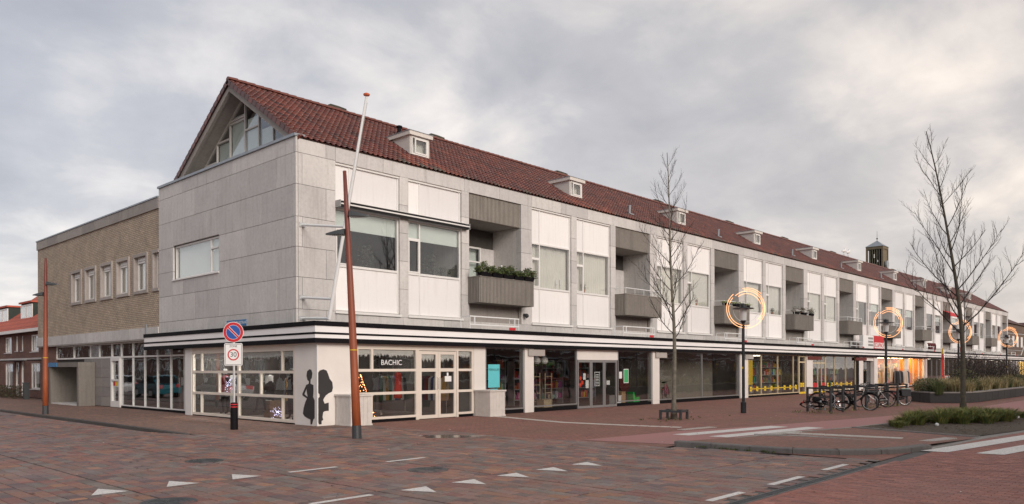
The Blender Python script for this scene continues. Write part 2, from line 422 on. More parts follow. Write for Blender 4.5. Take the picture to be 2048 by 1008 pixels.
# ================================================================== GROUND
def project(p):
    d = Vector(p)-CAM; r, f, u = d.dot(Rv), d.dot(Fv), d.dot(Uv)
    if f < .5: return None
    return 1024+1525.89*(r*_cr+u*_sr)/f, 736.4-1525.89*(-r*_sr+u*_cr)/f, f
def sheet(name, poly, z, mat, parent=None):
    return MB().add([(x, y, z) for x, y in poly], [tuple(range(len(poly)))]).build(name, mat, parent)
def rect(x0, x1, y0, y1): return [(x0, y0), (x1, y0), (x1, y1), (x0, y1)]
struct(sheet('ground', rect(-700, 900, -700, 900), -.16, M_ground))
def zside(x, y):
    if x > -4.02: return 0.0
    t = min(1, max(0, (y+1.4)/3.2)); return -.075*t*t*(3-2*t)

# ---- plaza of large mixed pavers, laid in slabs with open joints
plaza = struct(sheet('plaza', rect(-13.5, 1.45, -17.25, -1.15), -.016, M_joint))
side_bed = MB()
ys = [-1.15+.4*i for i in range(40)]
for a, b in zip(ys, ys[1:]):
    side_bed.quad((-13.5, a, zside(-9, a)-.016), (-4.06, a, zside(-9, a)-.016), (-4.06, b, zside(-9, b)-.016), (-13.5, b, zside(-9, b)-.016))
side_road = struct(side_bed.build('side_road', M_joint))
struct(sheet('side_road_far', rect(-13.5, -4.06, 14.45, 120), -.078, M_plazafar))
struct(sheet('side_road_west', rect(-60, -13.5, -17.25, 120), -.05, M_plazafar))
PCOL = [(.155, .098, .086), (.125, .092, .086), (.172, .094, .074), (.132, .112, .104), (.105, .074, .076), (.225, .122, .082), (.165, .080, .070), (.145, .122, .118)]
PW = [5, 4, 4, 2.2, 3, 1.2, 3, .9]
def paver_geo(mb, x0, x1, y0, y1, z, col, dz=.014, ch=.007):
    i = ch
    mb.add([(x0, y0, z-dz), (x1, y0, z-dz), (x1, y1, z-dz), (x0, y1, z-dz),
            (x0, y0, z-ch*.7), (x1, y0, z-ch*.7), (x1, y1, z-ch*.7), (x0, y1, z-ch*.7),
            (x0+i, y0+i, z), (x1-i, y0+i, z), (x1-i, y1-i, z), (x0+i, y1-i, z)],
           [(0, 1, 5, 4), (1, 2, 6, 5), (2, 3, 7, 6), (3, 0, 4, 7), (4, 5, 9, 8), (5, 6, 10, 9), (6, 7, 11, 10), (7, 4, 8, 11), (8, 9, 10, 11)], col)
def plaza_edge(y):       # the plaza gives way to the red shop pavement along this line
    return 1.25+.12*math.sin(y*1.7)+max(0, (-y-9))*.12
pav = []
GX, GY = 2.42, 2.45
for ix in range(-5, 2):
    for iy in range(-3, 11):
        cx0 = -1.7+ix*GX; cy0 = -10.5+iy*GY
        nx, ny = 11, 8
        wx = (GX-.034)/nx; wy = (GY-.034)/ny
        for a in range(nx):
            xs0 = cx0+.017+a*wx; off = .5 if a % 2 else 0
            b = -1 if off else 0
            edges = [cy0+.017] + [cy0+.017+wy*(k+off) for k in range(0 if off else 1, ny)] + [cy0+GY-.017]
            for y0, y1 in zip(edges, edges[1:]):
                xc, yc = xs0+wx/2, (y0+y1)/2
                if yc < -17.25 or y0 < -17.3 or xc > plaza_edge(yc) or xc < -13.4 or yc > 14.2: continue
                if yc > -1.2 and xc > -4.2: continue
                if y1-y0 < .06: continue
                pav.append((xs0+.0055, xs0+wx-.0055, max(y0, -17.24)+.0055, y1-.0055, zside(xc, yc)+random.gauss(0, .0018)))
vis = []
for i, p in enumerate(pav):
    q = project(((p[0]+p[1])/2, (p[2]+p[3])/2, 0))
    if q and -20 < q[0] < 2068 and q[1] < 1015: vis.append((-(p[1]-p[0])*(p[3]-p[2])/q[2]**3, i))
vis.sort(); near = set(i for _, i in vis[:290])
stuffA, stuffB = MB(), MB(); PM = {}
for i, p in enumerate(pav):
    tone = math.sin(p[0]*1.9+p[2]*.7)*.5+math.sin(p[2]*2.3)*.3
    k = random.choices(range(8), PW)[0]; s = random.uniform(.82, 1.2)*(1+.08*tone); col = tuple(c*s*w_ for c, w_ in zip(PCOL[k], (1.34, 1.28, 1.20)))
    if i in near:
        lx, ly = round(p[1]-p[0], 3), round(p[3]-p[2], 3); key = (lx, ly, k, random.randrange(2))
        if key not in PM:
            mb = MB(); paver_geo(mb, -lx/2, lx/2, -ly/2, ly/2, 0, col); PM[key] = mb.mesh('paver', M_paver)
        ob('paver', PM[key], plaza, ((p[0]+p[1])/2, (p[2]+p[3])/2, p[4]))
    else: paver_geo(stuffA if (p[2]+p[3])/2 < -1.15 else stuffB, *p, col)
tag(stuffA.build('pavers', M_paver, plaza), None, None, kind='stuff')
tag(stuffB.build('pavers', M_paver, side_road), None, None, kind='stuff')

# ---- red brick main road with a drain channel along its edge
road = struct(sheet('main_road', rect(-60, 160, -27, -17.25), -.016, M_joint))
for poly in (rect(-60, -9.2, -27, -17.5), rect(-9.2, 160, -27, -22.2)): struct(sheet('main_road_far', poly, -.002, M_roadfar))
struct(sheet('main_road_east', rect(17, 160, -22.2, -17.3), -.002, M_roadfar))
br = []
def brick_grid(x0, x1, y0, y1, lx=.104, ly=.208, keep=None):
    nx = int((x1-x0)/lx)
    for a in range(nx):
        o = (a % 2)*.5
        for b in range(-1, int((y1-y0)/ly)+1):
            ya = max(y0, y0+(b+o)*ly); yb = min(y1, y0+(b+1+o)*ly)
            if yb-ya < .05: continue
            if keep and not keep(x0+(a+.5)*lx, (ya+yb)/2): continue
            br.append((x0+a*lx+.0035, x0+(a+1)*lx-.0035, ya+.0035, yb-.0035, random.gauss(0, .0012)))
def inview(x, y):
    q = project((x, y, 0)); return q is None or (q[0] < 2160 and q[1] < 1110)
brick_grid(-9.2, 17, -22.2, -17.56, keep=inview)
for x in [(-9.2+.21*i) for i in range(55)]:       # soldier course beside the channel
    if x < 2.2: br.append((x+.003, x+.207, -17.553, -17.46, random.gauss(0, .001)))
rank = []
for i, p in enumerate(br):
    q = project(((p[0]+p[1])/2, (p[2]+p[3])/2, 0))
    if q and q[0] < 2060 and q[1] < 1012: rank.append((q[2], i))
rank.sort(); near = set(i for _, i in rank[:290]); stuff = MB(); BMc = {}
RB = [(.205, .094, .078), (.175, .08, .068), (.225, .108, .09), (.15, .074, .066), (.19, .082, .066)]
for i, p in enumerate(br):
    k = random.randrange(5); s = random.uniform(.85, 1.15); col = tuple(c*s*w_ for c, w_ in zip(RB[k], (1.45, 1.32, 1.26)))
    if i in near:
        lx, ly = round(p[1]-p[0], 3), round(p[3]-p[2], 3); key = (lx, ly, k, random.randrange(2))
        if key not in BMc:
            mb = MB(); paver_geo(mb, -lx/2, lx/2, -ly/2, ly/2, 0, col, ch=.004); BMc[key] = mb.mesh('brick', M_roadbrick)
        ob('brick', BMc[key], road, ((p[0]+p[1])/2, (p[2]+p[3])/2, p[4]))
    else: paver_geo(stuff, *p, col, ch=.004)
tag(stuff.build('bricks', M_roadbrick, road), None, None, kind='stuff')
drain = struct(sheet('drain_channel', rect(-13, 1.75, -17.46, -17.25), -.012, M_joint))
dm = MB()
dm.box(-.246, .246, -.1, -.062, -.03, 0); dm.box(-.246, .246, .062, .1, -.03, 0)
for i in range(12): dm.box(-.235+.04*i, -.213+.04*i, -.062, .062, -.03, -.004)
dme = dm.mesh('drain_section', M_darksteel)
for i in range(29): ob('drain_section', dme, drain, (-12.7+.5*i, -17.355, 0))

# ---- pavements
front_pave = struct(sheet('front_pavement', [(1.1, -12.75), (2.2, -12.8), (2.2, -17.25), (200, -17.3), (200, -1.2), (1.1, -1.2)], -.006, M_frontpave))
side_pave = struct(sheet('side_pavement', rect(-3.9, 1.2, -1.15, 60), -.004, M_sidepave))
struct(sheet('corner_pavement', [(-4.2, -1.15), (1.15, -1.15), (1.15, -2.5), (-1.5, -1.9)], .005, M_sidepave))
kerb = struct(MB().box(-3.97, -3.91, -1, 60, -.12, -.06).build('side_kerb', M_kerb))
for i in range(58):
    y = -.9+i*1.0; t = min(1, max(0, (y+1)/3))
    cbx('kerb_stone', M_darkkerb, kerb, -4.055, -3.9, y+.004, y+.996, -.15, .003+.012*t, .012)
edge_l = [(2.35, -12.74), (4.6, -12.95), (7.13, -13.4), (11.34, -14.11), (18.1, -15.3), (22.2, -16.2), (40, -17.2), (120, -17.25)]
edge_u = [(1.75, -10.35), (5.6, -10.75), (8.64, -11.58), (15.3, -12.84), (23.7, -14.05), (37, -14.3), (60, -14.4), (120, -14.4)]
mb = MB(); n = len(edge_l)
mb.add([(x, y, 0) for x, y in edge_l+edge_u], [(i, i+1, n+i+1, n+i) for i in range(n-1)])
cyc = struct(mb.build('cycle_path', M_cycle))
MZ = .0045
def marking(name, poly, parent, z=MZ, mat=M_roadwhite):
    return MB().add([(x, y, z) for x, y in poly], [tuple(range(len(poly)))]).build(name, mat, parent)
marking('crossing_stripe', [(4.59, -11.21), (4.62, -11.71), (9.15, -12.48), (9.18, -11.91)], cyc)
marking('crossing_stripe', [(4.68, -12.23), (4.75, -12.74), (9.46, -13.43), (9.5, -12.89)], cyc)
for k in range(3):
    y = -17.33-k*.98; x = 4.53+k*.23
    marking('crossing_stripe', [(x, y), (x+.07, y-.5), (x+7, y-.5-7*.152), (x+6.95, y-7*.152)], road, .006)
for x in (-6.03, -5.01, -4.0, -3.0, -2.0):
    marking('shark_tooth', [(x-.25, -13.19), (x-.01, -13.73), (x+.25, -13.19)], plaza)
for x in (-9.27, -8.21, -7.15):
    marking('shark_tooth', [(x-.26, -10.28), (x+.26, -10.26), (x+.03, -9.68)], plaza)
for x0, x1, y in ((-7.8, -6.8, -13.2), (-6.34, -5.36, -10.2), (-4.28, -3.33, -10.28), (-4.06, -3.08, -17.0), (-2.15, -.95, -17.0), (.08, 1.15, -16.97)):
    marking('lane_dash', rect(x0, x1, y-.06, y+.06), plaza)
# manhole covers
def manhole(x, y, r):
    mb = MB(); mb.lathe([(r, -.02), (r, .004), (r-.03, .004), (r-.035, 0), (r*.86, 0)], 32)
    for k in range(5): mb.lathe([(r*(.8-.16*k), -.01), (r*(.8-.16*k), .004), (r*(.8-.16*k)-.03, .004), (r*(.8-.16*k)-.03, -.01)], 28)
    o = mb.build('manhole_cover', M_darksteel, plaza, (x, y, .001)); return o
manhole(-4.5, -11.75, .36); manhole(-6.55, -7.43, .36); manhole(-9.0, -11.62, .36)
# puddle in a dip of the plaza
M_wet = plain('wet_stain', (.045, .036, .033), .16, var=.2, spec=.6)
pp = []
for k in range(28):
    t = 2*math.pi*k/28; r = 1+.22*math.sin(3*t+1)+.15*math.sin(5*t)
    u, v = .85*math.cos(t)*r, .42*math.sin(t)*r
    pp.append((.28+u*Rv.x+v*Fv.x, -7.15+u*Rv.y+v*Fv.y))
struct(sheet('puddle', pp, .0035, M_wet))

# bits of litter and leaves blown over the plaza and road
rl_ = random.Random(21); mb = MB()
for _ in range(260):
    x, y = rl_.uniform(-12, 14), rl_.uniform(-20.5, -1.5)
    if x > 1.9 and -18.3 < y < -12.6: continue
    a = rl_.uniform(0, 6.28); s_ = rl_.choice([.02, .025, .03, .045]); z = .009
    c = rl_.choice([(.62, .6, .55), (.10, .065, .04), (.14, .09, .05), (.07, .05, .035), (.09, .06, .04)])
    mb.add([(x+s_*math.cos(a), y+s_*math.sin(a), z), (x-.6*s_*math.sin(a), y+.6*s_*math.cos(a), z+.01), (x-s_*math.cos(a), y-s_*math.sin(a), z+.002), (x+.6*s_*math.sin(a), y-.6*s_*math.cos(a), z+.006)], [(0, 1, 2, 3)], c)
tag(mb.build('litter', attrmat('litter', .8, 20, .1, .1)), 'small leaves and bits of litter scattered over the plaza', 'litter', kind='stuff')
# ---- tactile guide tiles
M_tact = plain('white_tactile_tile', (.55, .52, .48), .7, var=.12, scale=8)
tm = MB(); tm.box(-.145, .145, -.145, .145, -.02, .002)
for i in range(5): tm.box(-.125+.056*i, -.1+.056*i, -.14, .14, .002, .007)
tme = tm.mesh('guide_tile', M_tact)
bm_ = MB(); bm_.box(-.02, .02, -.145, .145, -.02, .004); bme = bm_.mesh('guide_bar', M_tact)
def guide(path, parent, z=0):
    for (xa, ya), (xb, yb) in zip(path, path[1:]):
        L = math.hypot(xb-xa, yb-ya); nn = int(L/.3); a = math.atan2(yb-ya, xb-xa)-math.pi/2
        for i in range(nn):
            t = (i+.5)/nn; ob('guide_tile', tme, parent, (xa+(xb-xa)*t, ya+(yb-ya)*t, z), (0, 0, a))
guide([(7.15, -2.0), (6.3, -6.0), (6.6, -8.4), (6.97, -10.1)], front_pave, -.003)
for i in range(16): ob('guide_bar', bme, front_pave, (6.2+.1*i, -10.55-.012*i, -.001), (0, 0, R(-8)))

# ---- traffic island with kerb stones, guide line and a planted bed
isl = [(2.3, -12.85), (2.3, -13.5), (2.28, -14.5), (2.35, -15.35), (2.6, -16.05), (3.2, -16.72), (4.0, -17.08), (5.0, -17.27), (8.8, -17.62), (10.0, -14.06), (7.13, -13.44), (4.6, -12.99)]
mb = MB(); mb.add([(x, y, .09 if i < 8 else (.012 if i < 11 else .03)) for i, (x, y) in enumerate(isl)], [tuple(range(len(isl)))])
island = mb.build('traffic_island', M_islandbrick); struct(island)
import bmesh as _bm
b_ = _bm.new(); b_.from_mesh(island.data); _bm.ops.triangulate(b_, faces=b_.faces); b_.to_mesh(island.data); b_.free()
M_kerbdark = concrete('worn_kerb', (.17, .158, .15), (.07, .062, .056), .6)
def kerb_run(path, w, zt, zb, parent, step=.95, mat=None):
    # resample the path and lay one stone per step
    P = [Vector((x, y)) for x, y in path]; seg = []
    for a, b in zip(P, P[1:]): seg.append((b-a).length)
    tot = sum(seg); nn = max(1, round(tot/step))
    def at(s):
        for (a, b), l in zip(zip(P, P[1:]), seg):
            if s <= l or (b-P[-1]).length < 1e-6: return a+(b-a)*min(1, s/l)
            s -= l
        return P[-1]
    for i in range(nn):
        a = at(tot*i/nn+.006); b = at(tot*(i+1)/nn-.006); mid = at(tot*(i+.5)/nn)
        pts = [a, mid, b]; vs_ = []
        d = (b-a).normalized(); nrm = Vector((-d.y, d.x))
        z_ = zt(mid) if callable(zt) else zt
        prof = [(w, zb), (w, z_-.0), (.02, z_), (0, z_-.02), (-.012, zb)]
        for p in pts:
            for o_, z in prof: vs_.append((p.x+nrm.x*o_, p.y+nrm.y*o_, z))
        k = len(prof); fs = []
        for j in range(2):
            for q in range(k-1): fs.append((j*k+q, (j+1)*k+q, (j+1)*k+q+1, j*k+q+1))
        fs += [tuple(range(k)), tuple(range(3*k-1, 2*k-1, -1))]
        me = MB().add(vs_, fs).mesh('kerb_stone', mat or M_kerb); fixn(me); ob('kerb_stone', me, parent)
def chaikin(p, it=2):
    for _ in range(it):
        q = [p[0]]
        for a, b in zip(p, p[1:]): q += [(a[0]*.75+b[0]*.25, a[1]*.75+b[1]*.25), (a[0]*.25+b[0]*.75, a[1]*.25+b[1]*.75)]
        p = q+[p[-1]]
    return p
kerb_run(chaikin([(2.12, -12.75), (2.2, -13.5), (2.18, -14.5), (2.25, -15.4), (2.52, -16.12), (3.15, -16.82), (3.95, -17.2), (5.1, -17.4)]), .24, lambda p: .10 if p.y < -13.2 else .05, -.05, island, .95, M_kerbdark)
kerb_run([(5.1, -17.38), (8.8, -17.72), (20, -19.2)], .22, .02, -.05, island, 1.0)
kerb_run([(10.0, -13.98), (7.13, -13.36), (2.2, -12.72)], .12, .032, -.03, island, 1.0)
kerb_run([(5.5, -13.1), (5.95, -14.1), (5.75, -15.4), (5.5, -17.1)], .1, .062, -.03, island, .9)
guide([(6.6, -13.5), (6.75, -14.8), (6.9, -16.3)], island, .05)
for i in range(14):
    ob('guide_bar', bme, island, (6.1+.09*i, -13.32-.014*i, .045), (0, 0, R(-8)))
    ob('guide_bar', bme, island, (6.4+.1*i, -16.95-.016*i, .055), (0, 0, R(-8)))
bed_poly = [(8.95, -17.5), (10.05, -14.2), (12.9, -14.5), (18.1, -15.45), (22, -16.3), (24, -18.5), (18, -18.8), (11, -17.85)]
bed = struct(sheet('planting_bed', bed_poly, .035, M_soil))
kerb_run([(8.8, -17.6), (9.95, -14.1)], .1, .05, -.02, bed)
kerb_run([(12.9, -14.44), (10.0, -14.08)], .1, .05, -.02, bed)
# ================================================================== SHOP BUILDING
B = thing('shop_building', 'long concrete shopping block with red tiled roof and black and white striped canopy', 'building')
NB, MOD, X00 = 11, 10.07, 1.52
WA, PI1, WB, PI2, REC, PI3 = 2.77, .40, 2.71, .40, 3.10, .69
XEND = X00+MOD*NB
Z_BAND, Z_SILL, Z_LINT, Z_EAVE, Z_SIDE = 3.68, 3.76, 8.85, 9.35, 9.40
RIDGE_Y, RIDGE_Z = 4.80, 12.46

core = MB()
core.box(.03, .3, .03, 10.7, 3.0, 5.4); core.box(.03, .3, .03, 5.3, 5.4, 9.36); core.box(.03, .3, 9.4, 10.7, 5.4, 9.36); core.box(.03, .3, 5.3, 9.4, 6.9, 9.36)
core.box(.3, 1.5, .03, .3, 3.0, 9.3)
core.box(1.5, XEND-.02, .03, .28, 8.87, 9.32); core.box(.3, XEND-.02, .03, .28, 3.0, 3.66)
core.build('wall_core', M_joint, B)
# floors, back wall and cross walls of the block
inner = MB()
inner.box(.3, XEND-.1, .3, 9.4, 3.3, 3.42); inner.box(.3, XEND-.1, .3, 9.4, 9.0, 9.12)
inner.box(.3, XEND-.1, 4.4, 4.5, 3.42, 9.0)
for k in range(NB+1): inner.box(X00+k*MOD-.45, X00+k*MOD-.35, .3, 4.4, 3.42, 9.0)
inner.build('interior_wall', M_room, B)
MB().box(.31, XEND-.05, 9.4, 9.6, 0, 9.3).build('back_wall', M_brownbrick_x, B)
MB().box(XEND-.1, XEND, .0, 9.6, 0, 9.33).build('end_wall', M_brownbrick, B)
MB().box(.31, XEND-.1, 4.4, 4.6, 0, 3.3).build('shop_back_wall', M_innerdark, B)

def panels(x_axis, rows, holes, a0, a1, jointsA, jointsB, t=.08, g=.006):
    """stone panels in running bond on the side (x_axis False) or front wall"""
    for i, (z0, z1) in enumerate(rows):
        js = [a0]+sorted(j for j in (jointsA if i % 2 else jointsB) if a0+.05 < j < a1-.05)+[a1]
        for p, q in zip(js, js[1:]):
            rects = [(p+g, q-g, z0+g, z1-g)]
            for (hy0, hy1, hz0, hz1) in holes:
                nr = []
                for (a, b, c, d) in rects:
                    if b <= hy0 or a >= hy1 or d <= hz0 or c >= hz1: nr.append((a, b, c, d)); continue
                    if a < hy0: nr.append((a, hy0, c, d)); a = hy0
                    if b > hy1: nr.append((hy1, b, c, d)); b = hy1
                    if c < hz0: nr.append((a, b, c, hz0))
                    if d > hz1: nr.append((a, b, hz1, d))
                rects = nr
            for (a, b, c, d) in rects:
                if b-a < .02 or d-c < .02: continue
                e = random.uniform(0, .004)
                if x_axis: cbx('concrete_panel', M_conc, B, a, b, -e, t-e, c, d, .004)
                else: cbx('concrete_panel', M_conc, B, -e, t-e, a, b, c, d, .004)
rows = [(3.05, 3.76), (3.76, 4.81), (4.81, 5.80), (5.80, 6.79), (6.79, 7.85), (7.85, 8.88), (8.88, Z_SIDE)]
panels(False, rows, [(5.35, 9.36, 5.43, 6.84)], 0, 10.75, [9.49, 7.39, 5.31, 3.26, 1.21], [8.45, 6.32, 4.28, 2.24, .17])
rows_f = rows[:-1]+[(8.88, Z_EAVE)]
panels(True, rows_f, [], .082, X00, [.23, 1.6], [1.14])
# lintel band and the band above the canopy
nl = round((XEND-X00)/2.014)
for i in range(nl):
    a = X00+i*(XEND-X00)/nl; b = X00+(i+1)*(XEND-X00)/nl
    cbx('concrete_panel', M_conc, B, a+.005, b-.005, 0, .30, Z_LINT, Z_EAVE, .005)
    cbx('concrete_panel', M_conc, B, a+.005+.9, b-.005+.9 if i < nl-1 else XEND, 0, .08, 3.05, Z_BAND, .005)
bx('concrete_panel', M_conc, B, X00+.005, X00+.9, 0, .08, 3.05, Z_BAND)
# side parapet coping
MB().box(-.06, .34, -.02, 10.78, Z_SIDE, Z_SIDE+.09).build('parapet_coping', M_zinc, B)
MB().box(.3, 1.2, .3, 10.6, 9.12, 9.22).build('terrace_floor', M_zinc, B)

# ---- side window
def frame_rect(mb, ax, a0, a1, z0, z1, w, d0, d1):
    """rectangular frame; ax 'x' = in a wall along X (depth on Y), 'y' = in a wall along Y (depth on X)"""
    for (p, q, c, d) in ((a0, a0+w, z0, z1), (a1-w, a1, z0, z1), (a0+w, a1-w, z0, z0+w), (a0+w, a1-w, z1-w, z1)):
        if ax == 'x': mb.box(p, q, d0, d1, c, d)
        else: mb.box(d0, d1, p, q, c, d)
mb = MB(); frame_rect(mb, 'y', 5.37, 9.34, 5.45, 6.82, .07, .10, .20); mb.box(.10, .2, 6.18, 6.25, 5.52, 6.75); mb.box(.09, .21, 5.44, 6.18, 6.38, 6.44)
wf = mb.build('window', M_frame, B)
for y0, y1, z0, z1 in ((6.25, 9.27, 5.52, 6.75), (5.44, 6.18, 5.52, 6.38), (5.44, 6.18, 6.44, 6.75)):
    bx('pane', M_glass, wf, .14, .146, y0, y1, z0, z1)
bx('window_blind', M_blind, wf, .26, .27, 5.4, 9.3, 5.5, 6.8)
bx('window_sill', M_frame, wf, -.05, .12, 5.33, 9.38, 5.40, 5.445)

# ---- upper storey windows (one mesh set per width, shared by all bays)
WIN = {}
def win_meshes(W):
    if W in WIN: return WIN[W]
    zb, z1, z2, z3, z4, zt = Z_SILL+.02, 5.30, 5.38, 7.26, 7.33, Z_LINT-.02
    f = MB(); m0 = .62; w = .055
    f.box(.0, w, .10, .20, zb, zt); f.box(W-w, W, .10, .20, zb, zt); f.box(m0-w/2, m0+w/2, .10, .20, zb, zt)
    for a, b in ((w, m0-w/2), (m0+w/2, W-w)):
        f.box(a, b, .095, .20, zb, zb+.05); f.box(a, b, .085, .20, z1, z2); f.box(a, b, .09, .20, z3, z4); f.box(a, b, .10, .20, zt-.05, zt)
    f.box(w, m0-w/2, .10, .2, 6.62, 6.68)
    frame_rect(f, 'x', w+.004, m0-w/2-.004, z2+.004, 6.616, .05, .075, .13)
    f.box(0, W, .05, .1, zt-.05, zt+.02)
    p = []
    for a, b in ((w, m0-w/2), (m0+w/2, W-w)):
        p.append((a, b, zb+.05, z1)); p.append((a, b, z4, zt-.05))
    g = [(w, m0-w/2, 6.68, z3), (w+.05, m0-w/2-.05, z2+.05, 6.57), (m0+w/2, W-w, z2, z3)]
    # pleated net curtain
    c = MB(); nn = int(W*26); vs_ = []
    for i in range(nn+1):
        x = .03+(W-.06)*i/nn; y = .33+.03*math.sin(i*1.35)+.012*math.sin(i*.37+2)
        vs_ += [(x, y, z2+.02), (x, y, z3)]
    c.add(vs_, [(2*i, 2*i+2, 2*i+3, 2*i+1) for i in range(nn)])
    WIN[W] = (f.mesh('window', M_frame), p, g, c.mesh('curtain', M_curtain, True), (z2, z3))
    return WIN[W]
def add_window(x, W, style):
    fm, p, g, cm, (z2, z3) = win_meshes(W)
    o = ob('window', fm, B, (x, 0, 0))
    for a, b, c, d in p: bx('infill_panel', M_white, o, a, b, .128, .16, c, d)
    for a, b, c, d in g: bx('pane', M_glass, o, a, b, .14, .146, c, d)
    bx('window_sill', M_frame, o, -.05, W+.03, -.07, .09, Z_BAND+.006, Z_SILL+.012)
    bx('sill_shadow_gap', M_joint, o, .0, W, .02, .098, Z_SILL+.013, Z_SILL+.03)
    if style == 'curtain': ob('curtain', cm, o)
    elif style == 'half':
        ob('curtain', cm, o).scale = (.55, 1, 1)
    elif style == 'blind': bx('roller_blind', M_blind, o, .05, W-.05, .24, .25, 6.62, z3)
    elif style == 'fullblind': bx('roller_blind', M_curtain, o, .05, W-.05, .24, .25, z2, z3)
    return o
styles = [('blind', 'blind'), ('curtain', 'curtain'), ('curtain', 'fullblind'), ('curtain', 'curtain'), ('fullblind', 'fullblind'), ('half', 'blind'), ('blind', 'blind'), ('half', 'blind'), ('blind', 'half'), ('half', 'curtain'), ('curtain', 'half')]

# ---- pillars, recesses, balconies
def ribs(mb, ax, a0, a1, z0, z1, d, out=.028, pitch=.078, w=.046):
    n_ = int((a1-a0)/pitch); st = (a1-a0)/n_
    for i in range(n_):
        c = a0+(i+.5)*st
        if ax == 'x': mb.box(c-w/2, c+w/2, d-out, d, z0, z1)
        else: mb.box(d-out, d, c-w/2, c+w/2, z0, z1)
rp = MB(); rp.box(0, REC, .10, .24, 7.84, Z_LINT-.004); ribs(rp, 'x', .01, REC-.01, 7.85, Z_LINT-.01, .10)
rib_me = rp.mesh('ribbed_panel', M_rib)
tb = MB(); t0, t1 = -.06, REC+.02
tb.box(t0, t1, -.68, -.56, 4.40, 5.42); tb.box(t0, t0+.1, -.56, .0, 4.40, 5.42); tb.box(t1-.1, t1, -.56, .0, 4.40, 5.42); tb.box(t0+.1, t1-.1, -.56, 0, 4.40, 4.52)
ribs(tb, 'x', t0, t1, 4.41, 5.40, -.68); ribs(tb, 'y', -.68, 0, 4.41, 5.40, t0); 
tb.box(t0-.03, t1+.01, -.712, -.55, 5.42, 5.455); tb.box(t0-.03, t0+.1, -.55, 0, 5.42, 5.455); tb.box(t1-.1, t1+.01, -.55, 0, 5.42, 5.455)
tub_me = tb.mesh('balcony', M_rib)
rl = MB()
pts = [(t0+.02, 0, 5.74), (t0+.02, -.63, 5.74), (t1-.04, -.63, 5.74), (t1-.04, 0, 5.74)]
rl.tube(pts, .02, 6)
for x in (t0+.02, .75, 1.55, 2.35, t1-.04): rl.cyl((x, -.63, 5.45), (x, -.63, 5.73), .013, n=6)
rail_me = rl.mesh('railing', M_whitepaint)
# balcony door and window at the back of the recess
bw = MB(); frame_rect(bw, 'x', .05, 2.25, 4.5, 7.05, .07, 1.60, 1.68); bw.box(.95, 1.02, 1.6, 1.68, 4.57, 6.98); bw.box(.12, .95, 1.6, 1.68, 6.5, 6.56); bw.box(1.02, 2.18, 1.6, 1.68, 6.38, 6.44); bw.box(1.02, 2.18, 1.6, 1.68, 5.25, 5.31)
frame_rect(bw, 'x', .13, .94, 4.58, 6.49, .09, 1.57, 1.62)
bw_me = bw.mesh('balcony_door', M_frame)
# guard rail standing on the canopy before each recess
gr_ = MB()
for x in (0, 2.72):
    for y in (-1.25, -.75): gr_.cyl((x, y, 3.30), (x, y, 3.78), .018, n=6)
    gr_.box(x-.02, x+.02, -1.25, -.75, 3.76, 3.80)
for z in (3.47, 3.78):
    gr_.box(-.02, 2.74, -1.27, -1.23, z-.02, z+.02)
gr_.box(.22, .26, -1.27, -1.23, 3.49, 3.76); gr_.box(2.46, 2.5, -1.27, -1.23, 3.49, 3.76)
gr_me = gr_.mesh('guard_rail', M_whitepaint)
pz = [Z_BAND, 4.72, 5.75, 6.78, 7.82, Z_LINT]
def pillar(x0, x1, depth=.30):
    bx('pillar_core', M_joint, B, x0+.015, x1-.015, .015, depth-.01, Z_BAND, Z_LINT)
    for a, b in zip(pz, pz[1:]): cbx('concrete_panel', M_conc, B, x0, x1, 0, depth, a+.005, b-.005, .005)
for k in range(NB):
    x = X00+k*MOD
    add_window(x, WA, styles[k][0]); pillar(x+WA, x+WA+PI1)
    add_window(x+WA+PI1, WB, styles[k][1]); xp = x+WA+PI1+WB; pillar(xp, xp+PI2)
    r0 = xp+PI2; r1 = r0+REC; pillar(r1, r1+PI3)
    ob('ribbed_panel', rib_me, B, (r0, 0, 0))
    # recess shell: side walls, ceiling, floor, rear wall
    for a, b in ((3.3, 5.76), (5.77, 7.84)):
        bx('recess_wall', M_conc, B, r1, r1+PI3-.05, .302, 1.75, a, b)
        bx('recess_wall', M_conc, B, r0-PI2+.05, r0, .302, 1.75, a, b)
    bx('recess_ceiling', M_greyconc, B, r0-.1, r1+.1, .242, 1.75, 7.845, 7.95)
    bx('recess_floor', M_greyconc, B, r0, r1, 0, 1.75, 4.40, 4.5)
    bx('recess_panel', M_greyconc, B, r0, r1-.12, .10, .16, 3.1, 4.40)
    bx('recess_panel', M_rib, B, r1-.119, r1, .03, .2, 3.1, 4.40)
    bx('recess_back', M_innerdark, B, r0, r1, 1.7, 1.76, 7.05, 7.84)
    bx('recess_back', M_conc, B, r0+2.25, r1, 1.66, 1.76, 4.5, 7.05)
    bx('room_screen', M_curtain if k % 3 else M_blind, B, r0+.05, r0+2.25, 1.9, 1.91, 4.5, 7.0)
    d_ = ob('balcony_door', bw_me, B, (r0, 0, 0))
    for a, b, c, e in ((.22, .85, 4.67, 6.4), (.12, .95, 6.56, 6.98), (1.02, 2.18, 5.31, 6.38), (1.02, 2.18, 6.44, 6.98), (1.02, 2.18, 4.57, 5.25)):
        bx('pane', M_glass, d_, a, b, 1.635, 1.641, c, e)
    t_ = ob('balcony', tub_me, B, (r0, 0, 0))
    if k: ob('railing', rail_me, t_)
    ob('guard_rail', gr_me, B, (r0-1.17, 0, 0))
    bx('warning_plate', M_red, B, r0+.75, r0+1.1, -1.5, -1.48, 3.30, 3.40)
pillar_end = bx('concrete_panel', M_conc, B, XEND-.02, XEND+.01, 0, .3, Z_BAND, Z_EAVE)
